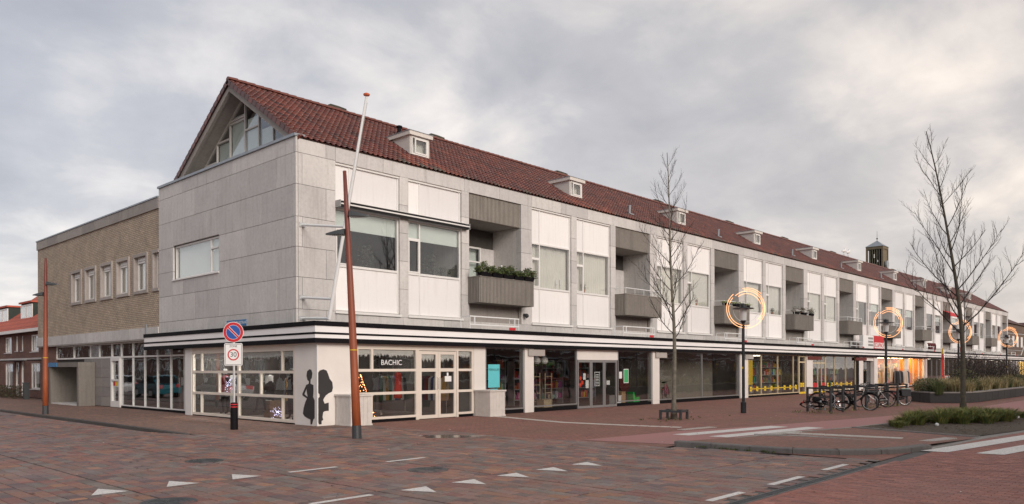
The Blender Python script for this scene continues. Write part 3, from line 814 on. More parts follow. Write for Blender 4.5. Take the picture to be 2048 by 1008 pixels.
# folded awning over the first two windows
aw = MB(); aw.prism([(-.02, 7.50), (-.24, 7.45), (-.26, 7.36), (-.20, 7.31), (-.02, 7.33)], 'x', 1.54, 7.55)
a_ = aw.build('awning', M_darksteel, B); fixn(a_.data)
aw = MB(); aw.box(1.54, 7.55, -.30, -.262, 7.37, 7.415); aw.box(1.56, 7.53, -.25, -.0, 7.50, 7.515); aw.build('front_bar', M_frame, a_)
for x in (1.50, 7.555): bx('end_cap', M_alu, a_, x, x+.035, -.29, .0, 7.29, 7.52)
MB().box(9.6, 9.75, -.02, .08, 6.0, 6.1).build('wall_lamp', M_frame, B)
# cctv globe beside the lower recess
g_ = MB(); g_.box(11.0, 11.1, -.08, 0, 4.05, 4.15); g_.lathe([(.02, -.1), (.09, -.04), (.1, 0), (.06, .08), (.0, .1)], 12, (11.05, -.17, 4.05)); g_.build('camera_housing', M_darksteel, B)

# ---- roof
th = .10
rf = MB(); y_f, y_b = -.04, 2*RIDGE_Y+.04; sl = (RIDGE_Z-Z_EAVE-.02)/(RIDGE_Y-y_f)
prof = [(y_f, Z_EAVE+.012), (RIDGE_Y, RIDGE_Z), (y_b, Z_EAVE+.012), (y_b, Z_EAVE-.0), (RIDGE_Y, RIDGE_Z-.18), (y_f, Z_EAVE+.004)]
rf.prism(prof, 'x', .12, XEND); roof = rf.build('roof', M_roofdeck, B); fixn(roof.data)
slope_len = math.hypot(RIDGE_Y-y_f, RIDGE_Z-Z_EAVE-.012); ang = math.atan2(RIDGE_Z-Z_EAVE-.012, RIDGE_Y-y_f)
TW, NROW = .218, 18
TL = slope_len/NROW
prof_t = [(0, .012), (.026, .042), (.065, .050), (.108, .022), (.155, .0), (.20, .006), (.228, .030)]
def tile_geo(mb, x, row, col, jx=0, jz=0):
    s0 = row*TL-.02; s1 = (row+1)*TL+.03; k = len(prof_t); vs_ = []
    ca, sa = math.cos(ang), math.sin(ang)
    def P(px, s, h): return (x+px+jx, y_f+s*ca-h*sa, Z_EAVE+.014+s*sa+h*ca)
    for px, h in prof_t: vs_.append(P(px, s0, h+.050+jz))
    for px, h in prof_t: vs_.append(P(px, s1, h+.012))
    for px, h in prof_t: vs_.append(P(px, s0, h+.022+jz))
    fs = [(i, i+1, k+i+1, k+i) for i in range(k-1)]+[(2*k+i, 2*k+i+1, i+1, i) for i in range(k-1)]
    mb.add(vs_, fs, col)
dorm_x = [5.7+9.95*k for k in range(NB-1)]
def tile_col(x, row):
    base = random.choice([(.15, .033, .024), (.12, .028, .022), (.18, .041, .027), (.09, .026, .022), (.20, .05, .031)])
    s = random.uniform(.46, .80); c = [v*s for v in base]
    for dx in dorm_x:               # cleaner, redder tiles washed by water off the dormers
        if -1.2 < x-dx < 2.0 and row < 4 and random.random() < .55-.1*row: c = [.30*s, .07*s, .036*s]
    if row == 0 and random.random() < .25: c = [.07, .055, .04]
    return tuple(c)
ntx = int((XEND-.12)/TW); stuff = MB(); VAR = {}
near_cols = 16
for row in range(NROW):
    for i in range(ntx):
        x = .12+i*TW; zc = Z_EAVE+(row+.5)*TL*math.sin(ang); yc = y_f+(row+.5)*TL*math.cos(ang)
        skip = False
        for dx in dorm_x:
            if dx+.05 < x+.12 < dx+.95 and 1.3 < yc < 2.3: skip = True
        if skip: continue
        if i < near_cols:
            v = random.randrange(6)
            if v not in VAR:
                mb = MB(); tile_geo(mb, 0, 0, tile_col(99, 5)); VAR[v] = mb.mesh('roof_tile', M_tile, True)
            ob('roof_tile', VAR[v], roof, (x+random.uniform(-.004, .004), row*TL*math.cos(ang), row*TL*math.sin(ang)+random.uniform(-.003, .005)))
        else: tile_geo(stuff, x, row, tile_col(x, row), random.uniform(-.004, .004), random.uniform(-.003, .006))
tag(stuff.build('roof_tiles', M_tile, roof, smooth=True), None, None, kind='stuff')
# tiles folded over the gable edge and the ridge
rt = MB(); rt.prism([(.13*math.cos(t), .11*math.sin(t)) for t in [math.pi*i/6 for i in range(7)]], 'x', 0, .36)
vs_ = [(x, y*(1.0 if x < .2 else 1.14), z*(1.0 if x < .2 else 1.2)) for x, y, z in rt.v]; rt.v = vs_
for i in range(len(rt.c)): rt.c[i] = (.15, .045, .03)
rid_me = rt.mesh('ridge_tile', M_tile)
for i in range(int((XEND-.1)/.35)): ob('ridge_tile', rid_me, roof, (.08+.35*i, RIDGE_Y, RIDGE_Z+.035+random.uniform(-.004, .006)))
vt = MB()
for row in range(NROW):
    for sgn in (1, -1):
        s0, s1 = row*TL, (row+1)*TL+.03; ca, sa = math.cos(ang), math.sin(ang); P = []
        for s, up in ((s0, .075), (s1, .04)):
            for dx, h in ((.0, -.13), (.0, up), (.14, up)):
                y = y_f+s*ca-h*sa; P.append((.06+dx, y if sgn == 1 else 2*RIDGE_Y-y, Z_EAVE+.014+s*sa+h*ca))
        c = random.choice([(.13, .04, .03), (.10, .034, .027), (.17, .05, .033)])
        vt.add(P, [(0, 1, 4, 3), (1, 2, 5, 4), (0, 1, 2)], c)
vt.build('verge_tiles', M_tile, roof)
# barge boards and the soffit of the gable overhang
bb = MB()
for sgn in (1, -1):
    def Y(y): return y if sgn == 1 else 2*RIDGE_Y-y
    p = [(Y(.05), 9.34), (Y(RIDGE_Y), RIDGE_Z-.06), (Y(RIDGE_Y), RIDGE_Z-.38), (Y(.05+.5), 9.34)]
    bb.prism(p, 'x', .13, .25)
o_ = bb.build('barge_board', M_greyconc, B); fixn(o_.data)
sf = MB()
for sgn in (1, -1):
    def Y(y): return y if sgn == 1 else 2*RIDGE_Y-y
    p = [(Y(.35), 9.36), (Y(RIDGE_Y), RIDGE_Z-.16), (Y(RIDGE_Y), RIDGE_Z-.24), (Y(.48), 9.36)]
    sf.prism(p, 'x', .25, 1.15)
o_ = sf.build('gable_soffit', M_greyconc, B); fixn(o_.data)
# glazed gable, set back under the overhang
gx = .78
def gz(y): return RIDGE_Z-.22-abs(y-RIDGE_Y)*sl-.02
gl = MB(); w = .05
def bar(y, z0, z1): gl.box(gx, gx+.09, y-w/2, y+w/2, z0, z1)
muls = [8.2, 7.12, 6.05, 4.87, 3.83, 2.81, 1.75]
for y in muls: bar(y, 9.3, gz(y)-.02)
for y0, y1, z in ((6.05, 4.87, 11.35), (7.12, 6.05, 10.72), (4.87, 3.83, 10.78), (8.2, 7.12, 10.0), (3.83, 2.81, 9.95), (6.05, 4.87, 9.75), (7.12, 6.05, 9.75), (4.87, 3.83, 9.75), (2.81, 1.75, 9.75), (6.05, 4.87, 11.25)):
    gl.box(gx, gx+.09, min(y0, y1)+w/2, max(y0, y1)-w/2, z-.03, z+.03)
gl.box(gx-.02, gx+.11, .9, 8.75, 9.3, 9.42)
for sgn in (1, -1):
    def Y(y): return y if sgn == 1 else 2*RIDGE_Y-y
    p = [(Y(.6), gz(.6)), (Y(RIDGE_Y), gz(RIDGE_Y)), (Y(RIDGE_Y), gz(RIDGE_Y)-.08), (Y(.7), gz(.6)-.02)]
    gl.prism(p, 'x', gx-.01, gx+.1)
gw = gl.build('gable_window', plain('greige_frame', (.58, .56, .53), .5, var=.06), B); fixn(gw.data)
ml = [8.75]+muls+[.85]
for y0, y1 in zip(ml, ml[1:]):
    poly = [(y0, 9.42), (y1, 9.42), (y1, gz(y1)-.06)]+([(RIDGE_Y, gz(RIDGE_Y)-.06)] if y1 < RIDGE_Y < y0 else [])+[(y0, gz(y0)-.06)]
    if min(p[1] for p in poly) < 9.35: poly = [(y, max(9.42, z)) for y, z in poly]
    o_ = MB().prism(poly, 'x', gx+.04, gx+.046).build('pane', M_glass, gw); fixn(o_.data)
for y0, y1, zt in ((8.1, 7.2, 9.95), (7.05, 6.1, 10.65), (6.0, 4.95, 11.5), (4.8, 3.9, 11.2), (3.75, 2.9, 10.6), (2.7, 1.9, 10.0)):
    bx('roller_blind', M_blind, gw, gx+.1, gx+.11, y1, y0, 9.42, zt)
MB().prism([(1.2, 9.15), (8.4, 9.15), (RIDGE_Y, 11.9)], 'x', 2.6, 2.7).build('attic_wall', M_room, B)

# ---- dormers
dz0, dz1 = 10.13, 10.93
def roof_z(y): return Z_EAVE+.014+(y-y_f)*math.tan(ang)
ch = MB(); yb = y_f+(dz1-Z_EAVE-.014)/math.tan(ang)
ch.prism([(1.2, dz0-.1), (1.2, dz1), (yb+.1, dz1), (1.2+.01, dz0-.1)], 'x', 0, .04); ch.prism([(1.2, dz0-.1), (1.2, dz1), (yb+.1, dz1), (1.21, dz0-.1)], 'x', .96, 1.0)
ch.box(.04, .96, yb-.05, yb+.05, dz0+.3, dz1); ch.box(.0, .05, 1.14, 1.2, dz0, dz1); ch.box(.95, 1.0, 1.14, 1.2, dz0, dz1); ch.box(.05, .95, 1.14, 1.2, dz0, dz0+.06)
ch_me = fixn(ch.mesh('dormer', plain('dormer_paint', (.60, .57, .54), .5, var=.06)))
dr = MB(); dr.box(-.10, 1.10, 1.02, yb+.35, dz1, dz1+.15); dr_me = dr.mesh('dormer_roof', plain('dormer_trim', (.64, .60, .56), .5, var=.06))
dt = MB(); dt.box(-.12, 1.12, 1.0, yb+.42, dz1+.152, dz1+.175); dt_me = dt.mesh('roof_edge', M_zinc)
dw = MB(); frame_rect(dw, 'x', .07, .93, dz0+.07, dz1-.02, .055, 1.12, 1.19); frame_rect(dw, 'x', .24, .87, dz0+.13, dz1-.08, .05, 1.10, 1.15); dw_me = dw.mesh('window_frame', M_frame)
df = MB(); df.add([(-.05, 1.16, dz0+.0), (1.05, 1.16, dz0), (1.1, .86, roof_z(.86)+.075), (-.1, .86, roof_z(.86)+.075)], [(0, 3, 2, 1)]); df.box(-.05, 1.05, 1.1, 1.17, dz0-.03, dz0+.012)
df_me = df.mesh('lead_flashing', M_zinc)
for dx in dorm_x:
    d_ = ob('dormer', ch_me, B, (dx, 0, 0)); ob('dormer_roof', dr_me, d_); ob('roof_edge', dt_me, d_); ob('window_frame', dw_me, d_); ob('lead_flashing', df_me, d_)
    bx('pane', M_glass, d_, .12, .88, 1.15, 1.156, dz0+.12, dz1-.07)
    bx('window_blind', M_curtain, d_, .06, .94, 1.4, 1.41, dz0+.1, dz1)
# ---- roof vents and chimneys
M_moss = plain('mossy_chimney', (.055, .052, .035), .95, var=.5, scale=9)
for i, x in enumerate((5.2, 10.8, 20.2, 30.4, 40.4, 50.4, 61.5, 73.6, 80, 91, 100)):
    c_ = MB(); c_.add([(-.5, -.45, 0), (.5, -.45, 0), (.5, .45, 0), (-.5, .45, 0), (-.42, -.35, .92), (.42, -.35, .92), (.42, .35, .92), (-.42, .35, .92), (-.2, -.1, 1.05), (.2, -.1, 1.05), (.2, .12, 1.05), (-.2, .12, 1.05)],
                      [(0, 1, 5, 4), (1, 2, 6, 5), (2, 3, 7, 6), (3, 0, 4, 7), (4, 5, 9, 8), (5, 6, 10, 9), (6, 7, 11, 10), (7, 4, 8, 11), (8, 9, 10, 11)])
    c_.build('chimney', M_moss, B, (x, 5.6, RIDGE_Z-.50))
for x in (20, 29.6, 40.6, 50.2, 60.1, 70, 79.9):
    v_ = MB(); v_.cyl((0, 0, 0), (0, 0, .42), .055, .07, 8); v_.box(-.18, .18, -.16, .12, -.04, .02); v_.cyl((0, 0, .42), (0, 0, .46), .09, .09, 8)
    v_.build('roof_vent', M_zinc, B, (x, .62, roof_z(.62)+.05))
v_ = MB(); v_.lathe([(.14, 0), (.14, .1), (.09, .3), (.09, .42), (.13, .44), (.13, .5), (.08, .52)], 12); v_.build('flue', M_black, B, (6.95, 3.35, roof_z(3.35)))

# ---- canopy with striped fascia, along the front and round the corner
CX, CY, CZ0, CZ1 = -.30, -1.56, 2.61, 3.29
CXE, CYE = 132.0, 11.55
can = MB()
can.box(CX+.12, CXE, CY+.12, .0, CZ0+.07, CZ1-.04); can.box(CX+.12, .0, 0, CYE-.1, CZ0+.07, CZ1-.04)
canopy = can.build('canopy', M_black, B)
so = MB(); so.box(CX+.1, CXE, CY+.1, -.0, CZ0+.035, CZ0+.069); so.box(CX+.1, .12, 0, 8.0, CZ0+.035, CZ0+.069); so.build('soffit', M_soffit, canopy)
bands = [('b', CZ1-.148, CZ1, .03), ('w', CZ1-.347, CZ1-.148, 0), ('b', CZ1-.412, CZ1-.347, .012), ('w', CZ1-.529, CZ1-.412, 0), ('b', CZ0, CZ1-.529, .016)]
M_fasc = plain('white_fascia', (.88, .87, .865), .3, var=.03, scale=1.0, obvar=.03)
seg = 2.43; nf = int((CXE-CX)/seg)+1
for kind, z0, z1, out_ in bands:
    if kind == 'b':
        bx('fascia_band', M_black, canopy, CX-out_, CXE, CY-out_, CY+.1, z0+.001, z1-.001)
        bx('fascia_band', M_black, canopy, CX-out_, CX+.1, CY+.101, CYE, z0+.001, z1-.001)
    else:
        for i in range(nf):
            a = CX+i*seg; b = min(CXE, a+seg)
            if b-a > .1: bx('fascia_panel', M_fasc, canopy, a+.002, b-.003, CY, CY+.1, z0, z1)
        for i in range(6):
            a = CY+.101+i*2.2; b = min(CYE, a+2.2)
            if b-a > .1: bx('fascia_panel', M_fasc, canopy, CX, CX+.1, a+.002, b-.003, z0, z1)
# ================================================================== GROUND FLOOR SHOPS
YS, XS = -1.36, -.10
def wall_box(mb, ax, a0, a1, z0, z1, d0, d1):
    """ax 'x': front wall (depth from YS inward), ax 'y': side wall (depth from XS inward)"""
    if ax == 'x': mb.box(a0, a1, YS+d0, YS+d1, z0, z1)
    else: mb.box(XS+d0, XS+d1, a0, a1, z0, z1)
def shopfront(name, mat, ax, members, panes, depth=(0, .09), gm=None, off=0.0):
    mb = MB()
    for a0, a1, z0, z1 in members: wall_box(mb, ax, a0, a1, z0, z1, depth[0]+off, depth[1]+off)
    o = mb.build(name, mat, B)
    for a0, a1, z0, z1 in panes:
        if ax == 'x': bx('pane', gm or M_shopglass, o, a0, a1, YS+.042+off, YS+.048+off, z0, z1)
        else: bx('pane', gm or M_shopglass, o, XS+.042+off, XS+.048+off, a0, a1, z0, z1)
    return o
def grid(a0, a1, z0, z1, cols, rows, w, wr=None):
    """regular grid: cols/rows are inner bar centres -> members, panes"""
    wr = wr or w; M = [(a0, a0+w, z0, z1), (a1-w, a1, z0, z1)]; P = []
    zs = [z0-wr/2+wr/2]+list(rows)+[z1]
    for c in cols: M.append((c-w/2, c+w/2, z0, z1))
    A = [a0+w]+[v for c in cols for v in (c-w/2, c+w/2)]+[a1-w]
    Z = [z0+wr]+[v for r_ in rows for v in (r_-wr/2, r_+wr/2)]+[z1-wr]
    for i in range(0, len(A), 2):
        M += [(A[i], A[i+1], z0, z0+wr), (A[i], A[i+1], z1-wr, z1)]
        for r_ in rows: M.append((A[i], A[i+1], r_-wr/2, r_+wr/2))
        for j in range(0, len(Z), 2): P.append((A[i], A[i+1], Z[j], Z[j+1]))
    return M, P
ZT = CZ0+.03
MB().box(.05, CXE, YS+.1, 4.4, -.1, .03).build('shop_floor', M_innerfloor, B)
MB().box(.05, CXE, YS+.14, 4.4, 2.66, 2.70).build('shop_ceiling', M_inner, B)
# corner wall and its trim
o_ = MB().box(XS, 1.38, YS, YS+.12, 0, ZT).box(XS, XS+.12, YS+.12, -.06, 0, ZT).build('corner_wall', M_creamwall, B)
MB().box(XS-.012, XS+.03, YS-.012, YS+.03, 0, ZT).build('corner_trim', M_frame, B)
# --- corner shop, side glazing
rows_z = [(.04, .13), (.84, .93), (1.65, 1.74), (2.39, ZT)]
Mx = [(-.06, .03, .04, ZT), (7.34, 7.43, .04, ZT), (3.67, 3.79, .13, 2.39)]
for z0, z1 in rows_z: Mx.append((.03, 7.34, z0, z1)) if (z0 < .1 or z0 > 2.3) else Mx.extend([(.03, 3.67, z0, z1), (3.79, 7.34, z0, z1)])
Px = []
for (z0, z1), cs in zip(((.13, .84), (.93, 1.65), (1.74, 2.39)), (((.03, .70, 3.67)), ((.03, 2.12, 3.67)), ((.03, .72, 3.67)))):
    for lo, c, hi in (cs, (3.79, {(.13): 6.63, .93: 5.18, 1.74: 6.61}[z0], 7.34)):
        Mx.append((c, c+.07, z0, z1)); Px += [(lo, c, z0, z1), (c+.07, hi, z0, z1)]
bside = shopfront('shopfront', M_cream, 'y', Mx, Px)
bx('plinth', M_black, B, XS+.02, XS+.1, -.05, 7.43, 0, .04)
bx('column', M_frame, B, XS-.02, XS+.3, 7.43, 7.99, 0, ZT)
# --- corner shop, front glazing and double door
Mx = [(1.38, 1.46, .1, ZT), (3.90, 4.04, .0, 2.44), (5.84, 5.93, .0, 2.44), (6.62, 6.72, .1, ZT)]
Px = []
for z0, z1 in ((.1, .18), (.92, 1.01), (1.70, 1.79)): Mx += [(1.46, 3.90, z0, z1), (5.93, 6.62, z0, z1)]
Mx += [(1.46, 6.62, 2.44, ZT)]
for z0, z1, c in ((.18, .92, 1.95), (1.01, 1.70, None), (1.79, 2.44, 1.98)):
    if c: Mx.append((c, c+.08, z0, z1)); Px += [(1.46, c, z0, z1), (c+.08, 3.90, z0, z1)]
    else: Px.append((1.46, 3.90, z0, z1))
    Px.append((5.93, 6.62, z0, z1))
bfront = shopfront('shopfront', M_cream, 'x', Mx, Px)
bx('plinth', M_black, B, 1.4, 3.9, YS+.03, YS+.1, 0, .1); bx('plinth', M_black, B, 5.93, 6.7, YS+.03, YS+.1, 0, .1)
for a, b, hx in ((4.05, 4.935, 4.88), (4.945, 5.83, 5.0)):
    m_, p_ = grid(a, b, .02, 2.42, [], [.96, 1.745], .11, .12)
    d_ = shopfront('door', M_cream, 'x', m_, p_, (.01, .07))
    MB().tube([(hx, YS-.0, 1.05), (hx, YS-.06, 1.07), (hx, YS-.06, 1.45), (hx, YS, 1.47)], .012, 6).build('door_handle', M_chrome, d_)
# lettering and snow-fringe film on the corner shop's panes
tx = ob('shop_name', text_mesh('BACHIC', .25, M_paper, .001), bfront, (2.85, YS+.036, 2.0), ROT_FRONT)
M_frost = plain('frosted_film', (.62, .60, .57), .8, var=.1)
def fringe(parent, ax, a0, a1, zt, zb, seed):
    rnd = random.Random(seed); mb = MB(); a = a0; pts = []
    while a < a1-.02:
        w_ = rnd.uniform(.03, .09); pts += [(a, zt-rnd.uniform(.10, .20)), (min(a+w_/2, a1), zt-rnd.uniform(.16, .30))]; a += w_
    for (p, za), (q, zb_) in zip(pts, pts[1:]):
        if ax == 'x': mb.quad((p, YS+.052, zt), (q, YS+.052, zt), (q, YS+.052, zb_), (p, YS+.052, za))
        else: mb.quad((XS+.052, p, zt), (XS+.052, q, zt), (XS+.052, q, zb_), (XS+.052, p, za))
    mb.build('frosted_film', M_frost, parent)
fringe(bfront, 'x', 2.07, 3.88, 2.43, 1.98, 1); fringe(bfront, 'x', 1.47, 1.97, 2.43, 1.98, 2); fringe(bfront, 'x', 5.94, 6.61, 2.43, 2.0, 3)
fringe(bfront, 'x', 4.17, 4.82, 2.29, 1.9, 4); fringe(bfront, 'x', 5.06, 5.71, 2.29, 1.9, 5)
fringe(bside, 'y', .04, .71, 2.38, 1.95, 6); fringe(bside, 'y', .8, 3.66, 2.38, 1.9, 7); fringe(bside, 'y', 3.8, 6.6, 2.38, 1.95, 8); fringe(bside, 'y', 6.7, 7.33, 2.38, 1.95, 9)
bx('notice', M_paper, bfront, 5.28, 5.6, YS+.034, YS+.037, 1.32, 1.52); bx('notice', M_paper, bfront, 5.38, 5.46, YS+.034, YS+.037, 1.53, 1.65)
# --- second shop
bx('pier', M_creamwall, B, 6.73, 7.34, YS, YS+.25, 0, ZT)
def col(x0, x1, mat=M_creamwall): bx('column', mat, B, x0, x1, YS-.06, YS+.24, 0, ZT+.0)
def plinth(x0, x1): bx('plinth', M_black, B, x0, x1, YS+.02, YS+.2, 0, .14)
def pane_front(x0, x1, muls_, mat=M_alu, z0=.14, w=.05):
    m_, p_ = grid(x0, x1, z0, ZT-.02, muls_, [], w); o = shopfront('shopfront', mat, 'x', m_, p_); return o
s2 = pane_front(7.34, 9.54, [], M_alu, .16); plinth(7.34, 9.54); col(9.54, 10.08)
s3 = pane_front(10.08, 13.02, [], M_alu, .2); plinth(10.08, 13.02)
bx('door_header', M_creamwall, B, 13.03, 16.09, YS, YS+.14, 2.16, ZT)
for a, b in ((13.08, 14.07), (14.08, 15.06), (15.07, 16.05)):
    m_, p_ = grid(a, b, .01, 2.15, [], [], .085, .1); d_ = shopfront('door', M_alu, 'x', m_, p_, (.02, .09))
    if a > 13.5: bx('door_handle', M_chrome, d_, a+.03, a+.06, YS-.05, YS+.02, .9, 1.3)
s3b = pane_front(16.1, 18.98, [], M_alu, .2); plinth(16.1, 18.98); col(18.99, 19.6)
# posters on the second shop's glass
bx('poster', M_turq, s2, 7.52, 8.16, YS+.034, YS+.037, 1.05, 1.95)
ob('poster_lettering', text_mesh('VERHUUR!', .13, M_ink, .0008), s2, (7.84, YS+.032, 1.74), ROT_FRONT)
bx('poster', M_turq, s2, 7.6, 8.05, YS+.034, YS+.037, .45, 1.0)
for a, z, w_, h_, mt in ((13.52, 1.28, .18, .28, M_paper), (13.7, .9, .22, .36, M_paper), (15.25, 1.02, .28, .2, M_paper)): bx('notice', mt, s3, a, a+w_, YS+.052, YS+.055, z, z+h_)
for a, z in ((13.32, 1.35), (13.46, 1.15), (13.3, 1.05)):
    MB().cyl((a, YS+.052, z), (a, YS+.056, z), .09, n=16).build('round_sticker', plain('orange_red_sticker', (.75, .07, .03), .5, var=0), s3)
m_ = MB(); frame_rect(m_, 'x', 14.35, 14.75, .98, 1.62, .03, YS+.052, YS+.056)
for j in range(7): m_.box(14.42, 14.68, YS+.052, YS+.056, 1.06+.07*j, 1.09+.07*j)
m_.build('opening_hours', M_paper, s3)
bx('notice', M_paper, s3b, 16.25, 16.48, YS+.034, YS+.037, 1.3, 1.62); bx('poster_border', M_paper, s3b, 16.62, 17.02, YS+.034, YS+.036, 1.08, 1.75); bx('poster', M_green, s3b, 16.65, 16.99, YS+.030, YS+.0335, 1.11, 1.72)
# --- third shop: two big panes with drawn screens
s4 = pane_front(19.61, 28.36, [24.0], M_alu, .17); plinth(19.61, 28.36); col(28.37, 29.36)
bx('screen', M_blinddark, s4, 19.8, 28.3, .35, .36, .1, 2.6)
# --- fourth shop: yellow sale tags
M_goldframe = plain('cream_yellow_frame', (.62, .52, .34), .4, var=.05)
def sale_row(parent, xs, z):
    for x in xs:
        w_ = .30
        MB().prism([(x-w_*.5, z-.13), (x+w_*.45, z-.15), (x+w_*.5, z+.13), (x-w_*.45, z+.15)], 'y', YS+.032, YS+.036).build('sale_sticker', M_yellow, parent)
        ob('sticker_lettering', text_mesh('SALE', .10, M_ink, .0006), parent, (x, YS+.030, z), ROT_FRONT)
    bx('sticker_band', M_yellow, parent, min(xs), max(xs), YS+.0375, YS+.0395, z-.02, z+.03)
s5 = pane_front(29.37, 36.95, [31.3, 33.65, 36.05], M_goldframe, .12); plinth(29.37, 36.95)
m_, p_ = grid(36.97, 38.06, .02, 2.58, [], [2.15], .09); d5 = shopfront('door', M_goldframe, 'x', m_, p_, (.01, .08))
bx('kick_plate', M_yellow, d5, 37.06, 37.97, YS+.002, YS+.009, .03, .16); bx('kick_plate', M_yellow, B, 39.2, 41.5, YS+.002, YS+.009, .03, .12)
sale_row(s5, (29.9, 30.75, 31.85, 32.75, 33.7, 34.7, 35.6, 36.5), .5); sale_row(d5, (37.35, 37.7), .62)
col(38.09, 39.12)
m_, p_ = grid(39.13, 41.6, .02, ZT-.02, [40.2, 40.9], [2.1], .08); d6 = shopfront('door', M_goldframe, 'x', m_, p_, (.01, .08))
for a, b in ((39.25, 40.1), (40.98, 41.5)): bx('red_strip', M_red, d6, a, b, YS+.03, YS+.034, .42, .72)
s6 = pane_front(41.62, 47.7, [43.3, 45.6], M_goldframe, .12); sale_row(s6, (42.1, 42.9, 43.8, 44.7, 45.9, 46.8), .55); plinth(41.62, 47.7)
col(47.71, 48.2, M_black); col(48.25, 49.15); col(51.75, 52.6)
m_, p_ = grid(49.16, 51.74, .02, 2.3, [50.45], [], .1); shopfront('door', M_innerdark, 'x', m_, p_, (.3, .38), off=.2); bx('door_header', M_creamwall, B, 49.16, 51.74, YS, YS+.14, 2.3, ZT)
# --- lit shop
s8 = pane_front(52.61, 60.3, [54.6, 56.2, 58.3], M_frame, .12); plinth(52.61, 60.3); col(60.3, 61.0)
s9 = pane_front(61.01, 66.0, [62.7, 64.4], M_frame, .12); plinth(61.01, 66.0); col(66.0, 66.8)
xx = 66.81
while xx < 127:
    o_ = pane_front(xx, xx+5.6, [xx+1.9, xx+3.7], M_alu, .14); plinth(xx, xx+5.6); col(xx+5.61, xx+6.2); xx += 6.21
# party walls and interiors
for x in (6.9, 19.25, 28.8, 38.6, 47.9, 52.3, 66.4, 79, 91, 104): bx('party_wall', M_inner, B, x-.08, x+.08, YS+.26, 4.4, .03, 2.66)
M_orange = plain('orange_wall', (.75, .30, .045), .7, var=.08)
for a, b in ((52.5, 66.3),): bx('painted_back_wall', M_orange, B, a, b, 1.9, 1.96, .03, 2.66)
bx('painted_side_wall', M_orange, B, 66.2, 66.3, YS+.3, 1.9, .03, 2.66)
M_lampo = plain('warm_lamp', (1, .8, .5), .5, var=0, emit=(1, .62, .28), estr=9)
M_lampw = plain('shop_lamp', (1, .9, .8), .5, var=0, emit=(1, .88, .70), estr=3)
for x in (53.6, 55.8, 58, 59.8, 62, 64, 65.5): bx('ceiling_light', M_lampo, B, x-.5, x+.5, -.5, .7, 2.6, 2.64)
for x in (31, 34, 37, 42, 45): bx('ceiling_light', M_lampw, B, x-.35, x+.35, 1.5, 2.1, 2.6, 2.64)
for x in (69, 73, 78, 84, 90, 96, 103): bx('ceiling_light', M_lampw, B, x-.3, x+.3, -.2, .2, 2.6, 2.64)
M_fillc = plain('corner_shop_fill_light', (1, .9, .8), .5, var=0, emit=(1, .95, .90), estr=26)
for x, y in ((.85, 1.2), (.85, 3.2), (.85, 5.2), (.85, 6.8), (4.8, 2.6)): bx('ceiling_light', M_fillc, B, x-.2, x+.2, y-.2, y+.2, 2.6, 2.64)  # glowing panels added to brighten the corner shop's displays, not known fittings
# small lamps under the canopy's far end
for i in range(8):
    MB().lathe([(.12, 0), (.15, -.05), (.1, -.09)], 10).build('soffit_lamp', M_lampw, B, (96+3.1*i, -1.0, CZ0+.03))
# blank box signs hanging under the canopy
M_boxsign = plain('grey_box_sign', (.42, .39, .36), .5, var=.08)
for x in (9.7, 19.2, 28.9): bx('hanging_sign', M_boxsign, B, x, x+1.0, YS-.14, YS-.07, 2.30, 2.56)
for x in (38.2, 47.4): bx('hanging_sign', plain('dark_red_sign', (.13, .02, .015), .5, var=.1), B, x, x+2.4, YS-.12, YS-.07, 2.32, 2.55)
# silhouettes of two women in vinyl on the corner wall
def vinyl(pts, side):
    mb = MB()
    for i, p in enumerate(pts):
        if side: mb.prism(p, 'x', XS-.006-.001*i, XS-.001)
        else: mb.prism(p, 'y', YS-.006, YS-.001)
    o = mb.build('wall_silhouette', M_silh, B)
    b_ = _bm.new(); b_.from_mesh(o.data); _bm.ops.recalc_face_normals(b_, faces=b_.faces); _bm.ops.triangulate(b_, faces=b_.faces); b_.to_mesh(o.data); b_.free(); return o
def px_side(L):   # outline in photo pixels on the side wall -> (y, z)
    r_ = []
    for u, v in L:
        a = (u-1024)/1525.89; b = (736.4-v)/1525.89; d = (a*_cr-b*_sr)*Rv+Fv+(a*_sr+b*_cr)*Uv
        t = (XS-CAM.x)/d.x; p = CAM+d*t; r_.append((p.y, p.z))
    return r_
def px_front(L):
    r_ = []
    for u, v in L:
        a = (u-1024)/1525.89; b = (736.4-v)/1525.89; d = (a*_cr-b*_sr)*Rv+Fv+(a*_sr+b*_cr)*Uv
        t = (YS-CAM.y)/d.y; p = CAM+d*t; r_.append((p.x, p.z))
    return r_
def zp_(L): return [(360+x/3.088, 620+y/3.088) for x, y in L]
vinyl([px_side(zp_([(800, 366), (811, 369), (818, 390), (814, 420), (807, 430), (806, 455), (824, 463), (825, 500), (822, 535), (826, 545), (832, 560), (832, 668), (824, 676), (816, 706), (807, 706), (806, 676), (790, 669), (770, 657), (760, 640), (765, 602), (775, 568), (784, 548), (789, 538), (783, 500), (782, 462), (796, 455), (797, 440), (788, 432), (782, 405), (786, 378)])),
       px_side(zp_([(781, 462), (786, 476), (769, 520), (790, 538), (785, 547), (757, 527), (757, 517)]))], True)
vinyl([px_front(zp_([(845, 430), (848, 395), (862, 374), (885, 366), (905, 374), (914, 395), (924, 425), (940, 445), (944, 480), (938, 505), (918, 514), (900, 528), (889, 545), (884, 556), (893, 578), (918, 572), (918, 622), (893, 625), (884, 632), (880, 660), (884, 680), (874, 684), (874, 706), (858, 706), (852, 690), (846, 668), (845, 556), (862, 536), (861, 520), (846, 505)]))], False)
